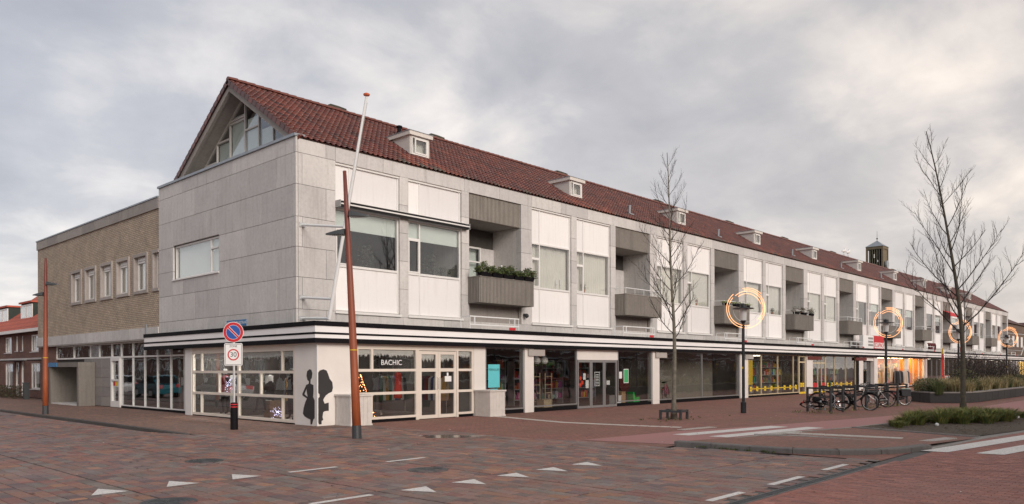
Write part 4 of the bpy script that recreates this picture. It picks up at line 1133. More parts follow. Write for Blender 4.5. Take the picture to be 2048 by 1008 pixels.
# street name plates
pl = thing('street_name_plate', 'blue street name plate on the concrete side wall above the round parking sign', 'street sign', (-.012, 4.0, 3.46))
MB().box(-.01, .008, -.72, .72, -.11, .11).build('plate', M_streetblue, pl)
ob('lettering', text_mesh('ENGELMUNDUSSTRAAT', .155, M_paper, .0008), pl, (-.012, 0, 0), ROT_SIDE)

# ================================================================== BRICK ANNEX
A = thing('brick_annex', 'flat roofed yellow brick annex with six stone framed windows beside the concrete corner', 'building')
YA0, YA1 = 10.76, 27.5
wins = [(y, y+1.55) for y in (20.2, 18.17, 16.03, 13.98, 11.95)]+[(10.9, 11.45)]
wz0, wz1 = 5.12, 6.88
mb = MB(); ed = sorted([YA0, YA1]+[v for w_ in wins for v in w_])
mb.box(.04, .3, YA0, YA1, 3.6, wz0); mb.box(.04, .3, YA0, YA1, wz1, 8.6)
for a, b in zip(ed, ed[1:]):
    if not any(w0-.01 <= a and b <= w1+.01 for w0, w1 in wins): mb.box(.04, .3, a, b, wz0, wz1)
mb.build('wall', M_brickwall, A)
MB().box(.3, 12, YA1-.3, YA1-.002, 0, 8.6).build('end_wall', M_brickwall_x, A)
n_ = 9
for i in range(n_):
    a = YA0+(YA1-YA0)*i/n_; b = YA0+(YA1-YA0)*(i+1)/n_
    cbx('coping_panel', M_greyconc, A, -.03, .34, a+.004, b-.004, 8.6, 9.06, .008)
bx('roof_edge', M_zinc, A, -.06, .4, YA0, YA1+.03, 9.062, 9.12)
MB().box(.35, 12, YA0, YA1, 8.5, 8.7).build('roof', M_zinc, A)
MB().box(.9, 1.0, YA0, YA1, 3.6, 8.5).build('interior_wall', M_innerdark, A)
n_ = 16
for i in range(n_):
    a = YA0+.0+(YA1-YA0)*i/n_; b = YA0+(YA1-YA0)*(i+1)/n_
    cbx('fascia_panel', M_conc, A, -.04, .3, a+.004, b-.004, 3.12, 3.6, .006)
bx('drain_pipe', M_zinc, A, -.09, -.045, 11.9, 12.0, 3.1, 3.75)
bx('fascia_soffit', M_greyconc, A, -.03, .9, 8.0, YA1, 3.06, 3.118)
sfm = MB(); frame_rect(sfm, 'y', 0, 1.55, wz0, wz1, .13, -.03, .3); st_me = sfm.mesh('window', concrete('stone_surround', (.42, .38, .35), (.25, .22, .2), .4))
fr_ = MB(); frame_rect(fr_, 'y', .131, 1.42, wz0+.131, wz1-.131, .09, .14, .22); fr_.box(.12, .22, .22, 1.33, 6.48, 6.56); fr_.box(.11, .16, .22, 1.33, 6.58, 6.66); fr_me = fr_.mesh('window_frame', M_frame)
for w0, w1 in wins[:5]:
    o_ = ob('window', st_me, A, (0, w0, 0)); ob('window_frame', fr_me, o_)
    bx('pane', M_glass, o_, .17, .176, .22, 1.33, wz0+.22, 6.48); bx('vent_strip', M_frame, o_, .165, .185, .22, 1.33, 6.56, wz1-.22)
    bx('curtain', M_curtain, o_, .3, .31, .7, 1.4, wz0+.1, wz1-.1)
mb = MB(); mb.box(-.03, .3, 10.762, 11.45, wz1-.13, wz1); mb.box(-.03, .3, 10.762, 11.45, wz0, wz0+.13); mb.box(-.03, .3, 11.32, 11.45, wz0+.13, wz1-.13)
o_ = mb.build('window', MATS['stone_surround'], A); bx('window_frame', M_frame, o_, .14, .2, 10.8, 11.32, wz0+.13, wz1-.13)
# annex ground floor: glazing, door, stone cladding, porch
XG = .25
def sidefront(name, mat, members, panes, d0=0, d1=.09):
    mb = MB()
    for a0, a1, z0, z1 in members: mb.box(XG+d0, XG+d1, a0, a1, z0, z1)
    o = mb.build(name, mat, A)
    for a0, a1, z0, z1 in panes: bx('pane', M_shopglass, o, XG+.04, XG+.046, a0, a1, z0, z1)
    return o
ms = [8.0, 8.93, 10.24, 11.59, 12.96, 14.29, 15.66]; w = .055; Mx = []; Px = []
for y in ms[1:]: Mx.append((y-w/2, y+w/2, .1, 3.06))
for a, b in zip(ms, ms[1:]):
    a_, b_2 = a+w/2, b-w/2
    Mx += [(a_, b_2, 2.34, 2.41), (a_, b_2, 3.0, 3.06), (a_, b_2, .1, .15)]; Px += [(a_, b_2, .15, 2.34), (a_, b_2, 2.41, 3.0)]
sidefront('shopfront', M_frame, Mx, Px)
bx('plinth', M_black, A, XG+.01, XG+.2, 8.0, 15.68, -.02, .1)
m_ = [(15.70, 15.84, .02, 2.34), (16.72, 16.86, .02, 2.34), (15.84, 16.72, .02, .3), (15.84, 16.72, 2.2, 2.34), (15.84, 16.72, 1.25, 1.33)]
d_ = sidefront('door', M_frame, m_, [(15.84, 16.72, .3, 1.25), (15.84, 16.72, 1.33, 2.2)], -.05, .06)
for y, mt in ((16.45, M_red), (16.2, M_yellow)): MB().cyl((XG-.02, y, 1.12), (XG-.015, y, 1.12), .11, n=14).build('round_sticker', mt, d_)
bx('notice', M_paper, d_, XG+.02, XG+.03, 16.0, 16.6, .98, 1.28)
bx('door_handle', M_chrome, d_, XG-.12, XG-.05, 16.78, 16.82, 1.0, 1.04)
ms2 = [15.7, 16.86, 18.5, 19.76, 22.2, 25.0]; Mx = []; Px = []
for y in ms2: Mx.append((y-.03, y+.03, 2.34, 3.06))
for a, b in zip(ms2, ms2[1:]): Mx += [(a+.03, b-.03, 2.34, 2.42), (a+.03, b-.03, 3.0, 3.06)]; Px.append((a+.03, b-.03, 2.42, 3.0))
sidefront('clerestory_window', M_frame, Mx, Px)
lv = MB()
for j in range(9): lv.box(XG+.02, XG+.08, 18.55, 19.7, 2.44+.062*j, 2.47+.062*j)
lv.build('louvre', M_alu, A)
M_clad = concrete('stone_cladding', (.30, .28, .265), (.18, .165, .155), .4)
for j in range(5):
    for i in range(3):
        a = 16.9+i*1.2; cbx('cladding_tile', M_clad, A, XG-.03, XG+.1, a+.005, a+1.19, .02+j*.462, .475+j*.462, .006)
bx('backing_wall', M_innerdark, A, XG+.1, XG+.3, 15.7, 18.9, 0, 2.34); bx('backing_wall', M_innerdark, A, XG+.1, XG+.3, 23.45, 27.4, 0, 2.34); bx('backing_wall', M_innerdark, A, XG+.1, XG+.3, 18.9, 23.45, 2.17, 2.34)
bx('interior_wall', M_inner, A, 4.5, 4.6, 8.0, 27.4, 0, 3.1); bx('shop_floor', M_innerfloor, A, .4, 4.5, 8.0, 16.8, -.1, .03)
bx('interior_wall', M_inner, A, .4, 4.5, 7.9, 8.0, 0, 3.1)
bx('brick_pier', M_redbrick_y, A, .2, .4, 25.0, 27.45, 0, 3.06)
P_ = MB(); P_.box(-.55, .2, 18.9, 19.15, 0, 1.93); P_.box(-.55, .2, 23.2, 23.45, 0, 1.93); P_.box(-.57, .2, 18.88, 23.47, 1.93, 2.16); P_.box(1.3, 1.4, 19.0, 23.3, 0, 1.93); P_.box(.2, 1.3, 18.95, 19.15, 0, 1.93); P_.box(.2, 1.3, 23.2, 23.4, 0, 1.93); P_.box(.2, 1.3, 19.15, 23.2, 1.94, 2.1)
pc = P_.build('porch', concrete('porch_concrete', (.235, .215, .19), (.13, .115, .10), .6), A)
bx('porch_door', M_darksteel, pc, 1.22, 1.298, 19.4, 20.5, .06, 1.93)
for j in range(3): bx('letter_plate', M_frame, pc, 1.25, 1.299, 19.2, 19.32, .9+.22*j, 1.05+.22*j)
bx('porch_step', M_conc, pc, -.5, 1.22, 19.16, 23.19, 0, .06)
pl = thing('street_name_plate', 'small blue street name plate on the concrete porch of the brick annex', 'street sign', (-.59, 22.75, 2.05))
MB().box(-.01, .015, -.7, .7, -.11, .11).build('plate', M_streetblue, pl)
# ================================================================== STREET FURNITURE
# ---- slanted flag poles on steel brackets
def flagpole(xw, label, mirror=1):
    t = thing('flag_pole', label, 'flag pole', (xw, 0, 0), 0, 'slanted flag poles on the facade')
    def P(z): return -1.55-(z-3.36)*.305
    o = MB().cyl((0, P(3.36), 3.36), (0, P(9.85), 9.85), .062, .035, 12).build('pole', M_whitepaint, t)
    MB().lathe([(.02, 0), (.09, .02), (.10, .06), (.05, .09), (.0, .1)], 12).build('pole_cap', plain('orange_cap', (.62, .12, .04), .5, var=.1), o, (0, P(9.87), 9.87))
    for zw, zp in ((6.52, 6.15), (4.14, 3.98), (3.46, 3.38)):
        b = MB().cyl((0, -.02, zw), (0, P(zp)+.02, zp), .042, .042, 8).build('bracket', M_whitepaint, t)
        MB().box(-.11, .11, -.03, .0, zw-.075, zw+.075).build('wall_plate', M_silver, b)
    MB().cyl((.02, P(3.6)-.02, 3.5), (.05, P(9.7)-.02, 9.7), .006, n=5).build('halyard', M_silver, t)
    return t
flagpole(.22, 'white slanted flag pole bracketed to the corner block above the two silhouettes')
flagpole(XEND-.3, 'white slanted flag pole at the far end of the shopping block')

# ---- brown tapered street lamps with two lamp heads
def street_lamp(loc, lean, label, s=1.0, az=0):
    t = thing('street_lamp', label, 'street lamp', loc, az, 'brown tapered street lamps')
    H = 6.9*s
    def C_(z): return Vector((lean*(z/H)**1.15, 0, z))
    MB().tube([C_(z) for z in (.32, 1.5, 3, 4.5, 6, H)], [.115*s, .105*s, .092*s, .078*s, .062*s, .045*s], 14).build('pole', M_corten, t, smooth=True)
    MB().cyl((0, 0, -.05), C_(.34), .125*s, .12*s, 14).build('base_sleeve', M_darksteel, t)
    MB().tube([C_(2.28)+Vector((.098*s*math.cos(a), .098*s*math.sin(a), 0)) for a in [2*math.pi*k/14 for k in range(14)]], .012, 5, True).build('number_band', M_yellow, t)
    for z, sg, nm in ((5.72*s, 1, 1), (5.25*s, -1, -1)):
        c = C_(z); L = .5*s; vs_ = []; n_ = 7; hb = MB()
        for i in range(n_):
            u = i/(n_-1); wv = .145*s*math.sin(math.pi*(.28+.72*u)**.9)**.8+.012 if u < 1 else .02; h = (.15-.11*u)*s
            x = sg*(.07*s+u*L)
            vs_ += [(c.x+x, -wv, c.z+.0), (c.x+x, -wv*.6, c.z+h), (c.x+x, wv*.6, c.z+h), (c.x+x, wv, c.z)]
        fs = [(0, 1, 2, 3), tuple(range(4*n_-1, 4*n_-5, -1))]
        for i in range(n_-1):
            for j in range(4): fs.append((4*i+j, 4*i+(j+1) % 4, 4*i+4+(j+1) % 4, 4*i+4+j))
        hb.add(vs_, fs); me = fixn(hb.mesh('lamp_head', M_darksteel)); h_ = ob('lamp_head', me, t)
        rb = MB()
        for i in range(6): rb.box(c.x+sg*(.14*s+.055*i*s)-.008, c.x+sg*(.14*s+.055*i*s)+.008, -.1*s+.008*i, .1*s-.008*i, c.z-.018, c.z)
        rb.build('lens_rib', M_alu, h_)
    return t
# leaning direction is across the view
az = math.atan2(Rv.y, Rv.x)
street_lamp((-1.73, -5.74, 0), -.30, 'tall rusty brown street lamp with two black heads before the corner shop', 1.0, az)
street_lamp((-3.67, 12.85, 0), .03, 'brown street lamp with two black heads before the yellow brick annex', .915, az)

# ---- parking sign with zone plate on a steel post
t = thing('traffic_sign', 'round no parking sign and white zone 30 plate on a grey post', 'road sign', (-2.42, -.54, 0), math.atan2(-Fv.x, Fv.y)+0*R(180))
# local -Y looks at the camera
MB().cyl((0, 0, .7), (0, 0, 3.2), .034, n=12).build('post', M_silver, t)
bo = MB().lathe([(.11, 0), (.105, .75), (.10, .80), (.04, .81)], 20).build('post_sleeve', M_black, t)
for z in (.66, .735): MB().lathe([(.1085, 0), (.1085, .028), (.1, .029)], 20).build('red_band', M_red, bo, (0, 0, z))
def disc(mb, r, y0, y1, cz, n=40, r_in=None):
    if r_in is None: mb.cyl((0, y0, cz), (0, y1, cz), r, n=n)
    else:
        vs_ = []
        for rr, y in ((r, y0), (r, y1), (r_in, y1), (r_in, y0)):
            vs_ += [(rr*math.cos(2*math.pi*k/n), y, cz+rr*math.sin(2*math.pi*k/n)) for k in range(n)]
        fs = []
        for i in range(4):
            for k in range(n): fs.append((i*n+k, i*n+(k+1) % n, ((i+1) % 4)*n+(k+1) % n, ((i+1) % 4)*n+k))
        mb.add(vs_, fs)
zc = 2.895
mb = MB(); disc(mb, .305, -.05, -.042, zc); s_ = mb.build('round_sign', M_paper, t)
mb = MB(); disc(mb, .292, -.054, -.0502, zc, r_in=.215); o_ = mb.build('red_ring', M_red, s_); fixn(o_.data)
mb = MB(); disc(mb, .205, -.054, -.0502, zc); mb.build('blue_field', M_blue, s_)
c45 = math.cos(R(45)); d1 = Vector((c45, 0, -c45)); d2 = Vector((c45, 0, c45))
def slash(w_, y0, y1, mat, nm):
    L = .212; ps = [d1*L+d2*w_, d1*-L+d2*w_, d1*-L-d2*w_, d1*L-d2*w_]
    o = MB().prism([(p.x, p.z+zc) for p in ps], 'y', y0, y1).build(nm, mat, s_); fixn(o.data)
slash(.036, -.0565, -.0545, M_paper, 'slash_border'); slash(.024, -.059, -.057, M_red, 'slash')
z0, z1 = 1.905, 2.565
mb = MB(); mb.prism([(-.27, z0+.03), (-.25, z0), (.25, z0), (.27, z0+.03), (.27, z1-.03), (.25, z1), (-.25, z1), (-.27, z1-.03)], 'y', -.05, -.042); zp = mb.build('zone_plate', M_paper, t); fixn(zp.data)
mb = MB(); frame_rect(mb, 'x', -.245, .245, z0+.025, z1-.025, .01, -.053, -.0502); mb.build('plate_border', M_ink, zp)
mb = MB(); disc(mb, .172, -.054, -.0502, 2.225, r_in=.135); o_ = mb.build('red_ring', M_red, zp); fixn(o_.data)
ob('lettering', text_mesh('30', .20, M_ink, .001), zp, (0, -.0515, 2.225), ROT_FRONT)
ob('lettering', text_mesh('ZONE', .085, M_ink, .001), zp, (0, -.0515, 2.475), ROT_FRONT)

# ---- white boarded planter boxes
def plant_box(loc, label):
    t = thing('planter_box', label, 'planter', loc, 0, 'white boarded planter boxes')
    W = .40; M_bw = plain('whitewashed_board', (.62, .58, .54), .65, var=.1, scale=6)
    core_ = MB().box(-W+.02, W-.02, -W+.02, W-.02, .02, .92).build('box', M_joint, t)
    for sgn, ax in ((-1, 'y'), (1, 'y'), (-1, 'x'), (1, 'x')):
        for i in range(5):
            a = -W+i*2*W/5; b = a+2*W/5-.006
            if ax == 'y': q = (a+.003, b+.003, -W-.0 if sgn < 0 else W-.02, -W+.02 if sgn < 0 else W)
            else: q = (-W-.0 if sgn < 0 else W-.02, -W+.02 if sgn < 0 else W, max(a+.003, -W+.021), min(b+.003, W-.021))
            bx('board', M_bw, core_, q[0], q[1], q[2], q[3], .04, .93)
    MB().box(-W-.04, W+.04, -W-.04, -W+.06, .93, .985).box(-W-.04, W+.04, W-.06, W+.04, .93, .985).box(-W-.04, -W+.06, -W+.06, W-.06, .93, .985).box(W-.06, W+.04, -W+.06, W-.06, .93, .985).build('rim', M_bw, t)
    MB().box(-W-.02, W+.02, -W-.02, W+.02, 0, .05).build('base', M_bw, t)
    MB().box(-W+.06, W-.06, -W+.06, W-.06, .9, .945).build('soil', M_soil, t)
plant_box((.95, -1.82, 0), 'whitewashed board planter box beside the silhouette wall and the brown lamp')
plant_box((7.12, -1.82, 0), 'whitewashed board planter box before the window with turquoise posters')

# ---- black lantern lamps with lit spiral decorations
def neon(): return plain('orange_light_rope', (1, .6, .35), .5, var=0, emit=(1.0, .42, .15), estr=.78)
M_neon = neon()
def lantern(loc, label, label2):
    t = thing('lantern_lamp', label, 'street lamp', loc, 0, 'black lantern lamps along the shops')
    MB().lathe([(.11, 0), (.11, .42), (.062, .46), (.058, 3.5), (.06, 3.55), (.11, 3.62), (.12, 3.66)], 14).build('post', M_lantern, t, smooth=False)
    bx('number_plate', M_yellow, t, -.062, -.055, -.02, .02, 1.75, 1.83)
    MB().lathe([(.13, 3.66), (.15, 4.14)], 14).build('glass_cylinder', plain('lantern_glass', (.55, .56, .55), .2, var=.05), t)
    MB().lathe([(.16, 4.12), (.42, 4.12), (.40, 4.15), (.13, 4.18), (.13, 4.30), (.05, 4.31)], 20).build('lantern_hood', M_lantern, t)
    d = thing('light_spiral', label2, 'light decoration', (loc[0], loc[1]-.05, 0), az, 'lit spiral decorations on the lanterns')
    def arc(r, a0, a1, cx, cz, rr=.016, sq=1.0, y=0):
        n_ = 36; pts = [(cx+r*math.cos(R(a0+(a1-a0)*i/n_)), y, cz+sq*r*math.sin(R(a0+(a1-a0)*i/n_))) for i in range(n_+1)]
        mb = MB().tube(pts, rr*.55, 4)
        if rr > .0145:
            L = abs(R(a1-a0))*r; nn = int(L/.045)
            for i in range(nn):
                a = R(a0+(a1-a0)*(i+.5)/nn); mb.lathe([(.002, -.014), (.0145, 0), (.002, .014)], 5, (cx+r*math.cos(a), y, cz+sq*r*math.sin(a)))
        return mb
    for r, a0, a1, cx, cz in ((.76, -230, 30, .06, 4.12), (.66, -222, -75, .04, 4.12), (.56, 15, 128, .10, 4.16), (.64, -50, 135, .10, 4.18), (.70, -45, 100, .10, 4.18), (.76, 45, 105, .12, 4.18)):
        arc(r, a0, a1, cx, cz).build('light_rope', M_neon, d)
    arc(.50, -175, 45, .06, 4.10, .014, 1, .0).build('frame_ring', M_silver, d)
    MB().tube([(-.62, 0, 4.3), (-.1, .04, 4.33), (0, .06, 4.33)], .014, 5).tube([(.0, .06, 3.5), (.02, 0, 3.39)], .014, 5).build('holder', M_darksteel, d)
lantern((14.93, -8.19, 0), 'black lantern lamp post on the red pavement behind the guarded tree', 'orange lit spiral on the lantern behind the guarded tree')
lantern((29.46, -9.08, 0), 'black lantern lamp post behind the bicycle racks', 'orange lit spiral on the lantern behind the bicycle racks')
lantern((44.05, -9.18, 0), 'black lantern lamp post standing among the planter grasses', 'orange lit spiral above the planter partly behind the leaning tree')
lantern((57.4, -9.55, 0), 'black lantern lamp post at the far end of the block', 'orange lit spiral near the far end of the block')

# ---- bare trees
def bare_tree(loc, H, label, seed, spread, z_first, lean, trunk_r, light_bark, nb=30, dens=(10, 5, 3), bf=.2):
    rnd = random.Random(seed)
    t = thing('bare_tree', label, 'tree', loc)
    def lead(s): return Vector((lean[0]*s**2.2, lean[1]*s**2.2, H*s))+Vector((.06*math.sin(9*s), .06*math.cos(7*s+1), 0))*(s*(1-s)*3)
    pts = [lead(i/16) for i in range(17)]
    MB().tube(pts, [trunk_r*(1-.93*(i/16)**.8)+.006+(.05*trunk_r/.1 if i == 0 else 0) for i in range(17)], 10).build('trunk', light_bark, t, smooth=True)
    mb = MB()
    def twig(p, d, L, r, depth):
        n_ = 5 if depth < 2 else 3; P = [p]; q = p.copy(); dd = d.copy()
        for i in range(n_):
            dd = (dd+Vector((rnd.gauss(0, .09), rnd.gauss(0, .09), .10+.05*rnd.random()))).normalized()
            q = q+dd*(L/n_); P.append(q.copy())
        mb.tube(P, [r*(1-.78*i/n_) for i in range(n_+1)], 5 if depth == 0 else (4 if depth == 1 else 3))
        if depth >= 3: return
        k = dens[depth] if L > .5 else 3
        for i in range(k):
            s = .18+.8*(i+rnd.random()*.6)/k; idx = min(n_-1, int(s*n_)); fr = s*n_-idx
            b = P[idx].lerp(P[idx+1], min(1, fr)); ax_ = (P[idx+1]-P[idx]).normalized()
            side = ax_.cross(Vector((rnd.gauss(0, 1), rnd.gauss(0, 1), rnd.gauss(0, .5)))).normalized()
            nd = (ax_*.75+side*.62+Vector((0, 0, .22))).normalized()
            twig(b, nd, L*rnd.uniform(.26, .42)*(1.1-.5*s), r*.42, depth+1)
    for i in range(nb):
        s = z_first+(0.97-z_first)*(i/nb)**1.05
        base = lead(s); a = i*2.4+rnd.uniform(-.4, .4)
        up = .55+.75*s
        d = Vector((math.cos(a), math.sin(a), up)).normalized()
        L = spread*(1.05-s)**.75*rnd.uniform(.6, 1.15)+.35
        twig(base, d, L, trunk_r*bf*(1.12-s)+.004, 0)
    mb.build('crown', M_bark, t)
    return t
M_bark2 = plain('lichen_bark', (.17, .155, .12), .9, var=.45, scale=9)
M_bark3 = plain('dark_mossy_bark', (.075, .066, .048), .9, var=.45, scale=9)
bare_tree((10.07, -7.97, 0), 9.35, 'slender bare tree standing in a low square steel guard', 4, 2.3, .30, (-.15, .15), .082, M_bark2, 32, (12, 5, 3), .24)
bare_tree((16.54, -15.5, 0), 9.95, 'bare tree with a leaning top growing in the grass bed', 9, 3.4, .27, (-.85, .92), .10, M_bark3, 26, (12, 6, 3), .27)
t = thing('tree_guard', 'low square dark steel guard round the slender tree trunk', 'tree guard', (10.07, -7.97, 0), R(12))
for a, b in ((-.36, -.36), (.36, -.36), (.36, .36), (-.36, .36)): bx('post', M_darksteel, t, a-.04, a+.04, b-.04, b+.04, 0, .33)
for y in (-.36, .36): bx('rail', M_darksteel, t, -.32, .32, y-.03, y+.03, .25, .32)
for x in (-.36, .36): bx('rail', M_darksteel, t, x-.03, x+.03, -.32, .32, .25, .32)

# ---- bicycle racks
xr = [17.15, 18.45, 19.85, 21.2, 22.6, 24.05, 25.5, 26.9]
for i, x in enumerate(xr):
    t = thing('bicycle_rack', 'dark grey steel bicycle rack in the row on the brick pavement', 'bicycle rack', (x, -10.3, 0), R(-30), 'bicycle racks in a row')
    for y in (-.68, .68): bx('post', M_darksteel, t, -.035, .035, y-.035, y+.035, 0, .93)
    bx('top_rail', M_darksteel, t, -.034, .034, -.72, .72, .93, 1.0); bx('middle_rail', M_darksteel, t, -.025, .025, -.645, .645, .58, .63)

# ---- bicycles
def bicycle(loc, rz, label, frame_mat, lay=0.0, step=True, tyre_mat=None, pannier=None, crate=False, height=1.0):
    t = thing('bicycle', label, 'bicycle', loc, rz, 'parked bicycles')
    t.rotation_euler = (lay, 0, rz)
    r = .345; wx = (.56, -.54)
    for x in wx:
        n_ = 28; ring = [(x+r*math.cos(2*math.pi*k/n_), 0, r+.005+r*math.sin(2*math.pi*k/n_)) for k in range(n_)]
        w_ = MB().tube(ring, .021, 6, True).build('wheel', tyre_mat or M_rubber, t)
        rim = [(x+(r-.03)*math.cos(2*math.pi*k/n_), 0, r+.005+(r-.03)*math.sin(2*math.pi*k/n_)) for k in range(n_)]
        MB().tube(rim, .011, 5, True).build('rim', M_chrome, w_)
        sp_ = MB()
        for k in range(16):
            a = 2*math.pi*k/16; sp_.cyl((x+.03*math.cos(a+.8), .012*(-1)**k, r+.03*math.sin(a+.8)), (x+(r-.04)*math.cos(a), 0, r+.005+(r-.04)*math.sin(a)), .0022, n=3, cap=False)
        sp_.cyl((x, -.05, r+.005), (x, .05, r+.005), .022, n=8); sp_.build('spokes', M_chrome, w_)
        fd = [(x+(r+.035)*math.cos(a), 0, r+.005+(r+.035)*math.sin(a)) for a in [R(10+160*k/14) if x > 0 else R(10+175*k/14) for k in range(15)]]
        MB().tube(fd, .02, 4).build('mudguard', M_black, t)
    bb_, hd, st = Vector((-.08, 0, .30)), Vector((.40, 0, .82)), Vector((-.24, 0, .80))
    fr_ = MB()
    fr_.tube([hd-Vector((.03*0, 0, .12)), Vector((.1, 0, .42)) if step else bb_+(hd-bb_)*.5, bb_], .022, 8)
    if not step: fr_.tube([hd, st], .018, 8)
    else: fr_.tube([hd-Vector((.01, 0, .03)), Vector((.15, 0, .62)), Vector((-.16, 0, .55))], .017, 8)
    fr_.tube([bb_, st+Vector((-.02, 0, .06))], .019, 8)
    for s_ in (-.05, .05):
        fr_.tube([bb_+Vector((0, s_*.6, 0)), Vector((-.54, s_, r))], .010, 6); fr_.tube([st+Vector((.02, s_*.4, -.06)), Vector((-.54, s_, r))], .009, 6)
        fr_.tube([Vector((.455, s_, .66)), Vector((.50, s_, .5)), Vector((.56, s_, r))], .012, 6)
    fr_.tube([Vector((.455, 0, .66)), Vector((.385, 0, .90))], .022, 8)
    f_ = fr_.build('frame', frame_mat, t)
    MB().tube([Vector((.385, 0, .88)), Vector((.37, 0, 1.02))], .013, 6).tube([(.14, -.27, 1.06), (.26, -.25, 1.08), (.38, -.12, 1.04), (.375, 0, 1.02), (.38, .12, 1.04), (.26, .25, 1.08), (.14, .27, 1.06)], .011, 6).build('handlebar', M_chrome, t)
    for s_ in (-1, 1): MB().cyl((.26, .25*s_, 1.08), (.12, .272*s_, 1.055), .017, n=8).build('grip', M_rubber, t)
    MB().tube([(-.26, 0, .86), (-.30, 0, .95)], .013, 6).build('seat_post', M_chrome, t)
    sd2 = MB(); sd2.lathe([(.02, -.03), (.11, -.01), (.125, .03), (.08, .055), (.0, .06)], 14, (0, 0, 0)); sd2.v = [((x*1.15-(.0 if x < 0 else -x*.75))-.31, y*(1 if x < 0 else .55), z+.97) for x, y, z in sd2.v]; sd2.build('saddle', M_black, t)
    MB().cyl((-.08, -.03, .30), (-.08, -.045, .30), .09, n=20).tube([(-.08, -.06, .30), (.0, -.07, .16)], .01, 5).tube([(-.08, .06, .30), (-.16, .07, .44)], .01, 5).box(-.05, .05, -.15, -.07, .145, .17).box(-.21, -.11, .07, .15, .43, .455).build('crank', M_chrome, t)
    MB().prism([(-.02, .24), (-.08, .21), (-.54, .28), (-.60, r), (-.54, r+.06), (-.08, .39), (-.0, .34)], 'y', -.055, -.035).build('chain_case', M_black, t)
    MB().box(-.78, -.33, -.06, -.05, .735, .745).box(-.78, -.33, .05, .06, .735, .745).box(-.78, -.76, -.05, .05, .735, .745).box(-.55, -.53, -.05, .05, .735, .745).tube([(-.74, -.06, .735), (-.56, -.07, r)], .006, 4).tube([(-.74, .06, .735), (-.56, .07, r)], .006, 4).build('carrier', M_black, t)
    MB().box(-.82, -.78, -.03, .03, .60, .66).build('tail_light', M_red, t)
    MB().lathe([(.0, -.02), (.04, -.01), (.045, .03), (.0, .05)], 10, (.5, 0, .78)).build('head_lamp', M_chrome, t)
    if pannier:
        for s_ in (-1, 1): MB().prism([(-.76, .40), (-.36, .42), (-.33, .72), (-.78, .72)], 'y', s_*.075, s_*.17).build('pannier_bag', pannier, t)
        MB().box(-.78, -.33, -.17, .17, .748, .79).build('bag_flap', plain('flower_print', (.35, .48, .42), .7, var=.6, scale=28), t)
    if crate:
        cr_ = MB()
        for z in (.78, .86, .94, 1.0): cr_.box(.45, .80, -.2, -.19, z, z+.03).box(.45, .80, .19, .2, z, z+.03).box(.45, .46, -.19, .19, z, z+.03).box(.79, .8, -.19, .19, z, z+.03)
        cr_.box(.45, .8, -.2, .2, .77, .78).build('front_crate', M_darksteel, t)
    return t
M_bwhite = plain('white_bicycle_paint', (.68, .68, .66), .3, var=.04); M_bblack = plain('black_bicycle_paint', (.02, .02, .022), .3, var=.1)
M_bdark = plain('dark_teal_paint', (.03, .05, .06), .3, var=.1)
bicycle((17.75, -10.3, .16), R(-70), 'black bicycle tipped over on its side between the first racks', M_bblack, R(68))
bicycle((20.05, -10.75, 0), R(-88), 'dark bicycle with a front crate and pale tyres leaning at a rack', M_bdark, R(7), True, None, None, True)
bicycle((22.9, -10.55, 0), R(118), 'white step-through bicycle leaning in the middle of the racks', M_bwhite, R(-6))
bicycle((25.2, -10.7, 0), R(135), 'black bicycle with patterned pannier bags at the end of the racks', M_bblack, R(5), True, None, plain('black_bag', (.025, .025, .03), .7, var=.2))
bicycle((19.2, -9.9, 0), R(-100), 'dark bicycle with red tail light standing between the racks', M_bblack, R(-5), False)
# ================================================================== PLANTING
def leafmat(name, cols, rough=.8):
    mt = newmat(name); t = NT(mt); a = t.n('ShaderNodeAttribute'); a.attribute_name = 'Col'
    t.bsdf(a.outputs['Color'], rough); return mt
M_leaf = leafmat('leaf', None)
def blades(mb, rnd, c, n_, h, spread, cols, w=.012, droop=.5):
    for _ in range(n_):
        a = rnd.uniform(0, 2*math.pi); rr = spread*math.sqrt(rnd.random())*.35; L = h*rnd.uniform(.6, 1.15); o = spread*rnd.uniform(.2, 1.0)*droop
        b = Vector((c[0]+rr*math.cos(a), c[1]+rr*math.sin(a), c[2])); d = Vector((math.cos(a+rnd.gauss(0, .5)), math.sin(a+rnd.gauss(0, .5)), 0)); s = Vector((-d.y, d.x, 0))*w
        m1 = b+d*o*.35+Vector((0, 0, L*.62)); tip = b+d*o+Vector((0, 0, L*rnd.uniform(.75, 1.0)))
        k = rnd.uniform(.7, 1.25); cl = rnd.choice(cols); col = tuple(v*k for v in cl)
        mb.add([b-s, b+s, m1+s*.7, m1-s*.7, tip], [(0, 1, 2, 3), (3, 2, 4)], col)
GREEN = [(.085, .115, .030), (.06, .09, .028), (.12, .125, .04), (.05, .07, .025)]
STRAW = [(.46, .37, .20), (.38, .30, .155), (.54, .45, .27), (.27, .24, .10)]
rnd = random.Random(5)
def inpoly(x, y, poly):
    c = False; j = len(poly)-1
    for i in range(len(poly)):
        if (poly[i][1] > y) != (poly[j][1] > y) and x < (poly[j][0]-poly[i][0])*(y-poly[i][1])/(poly[j][1]-poly[i][1])+poly[i][0]: c = not c
        j = i
    return c
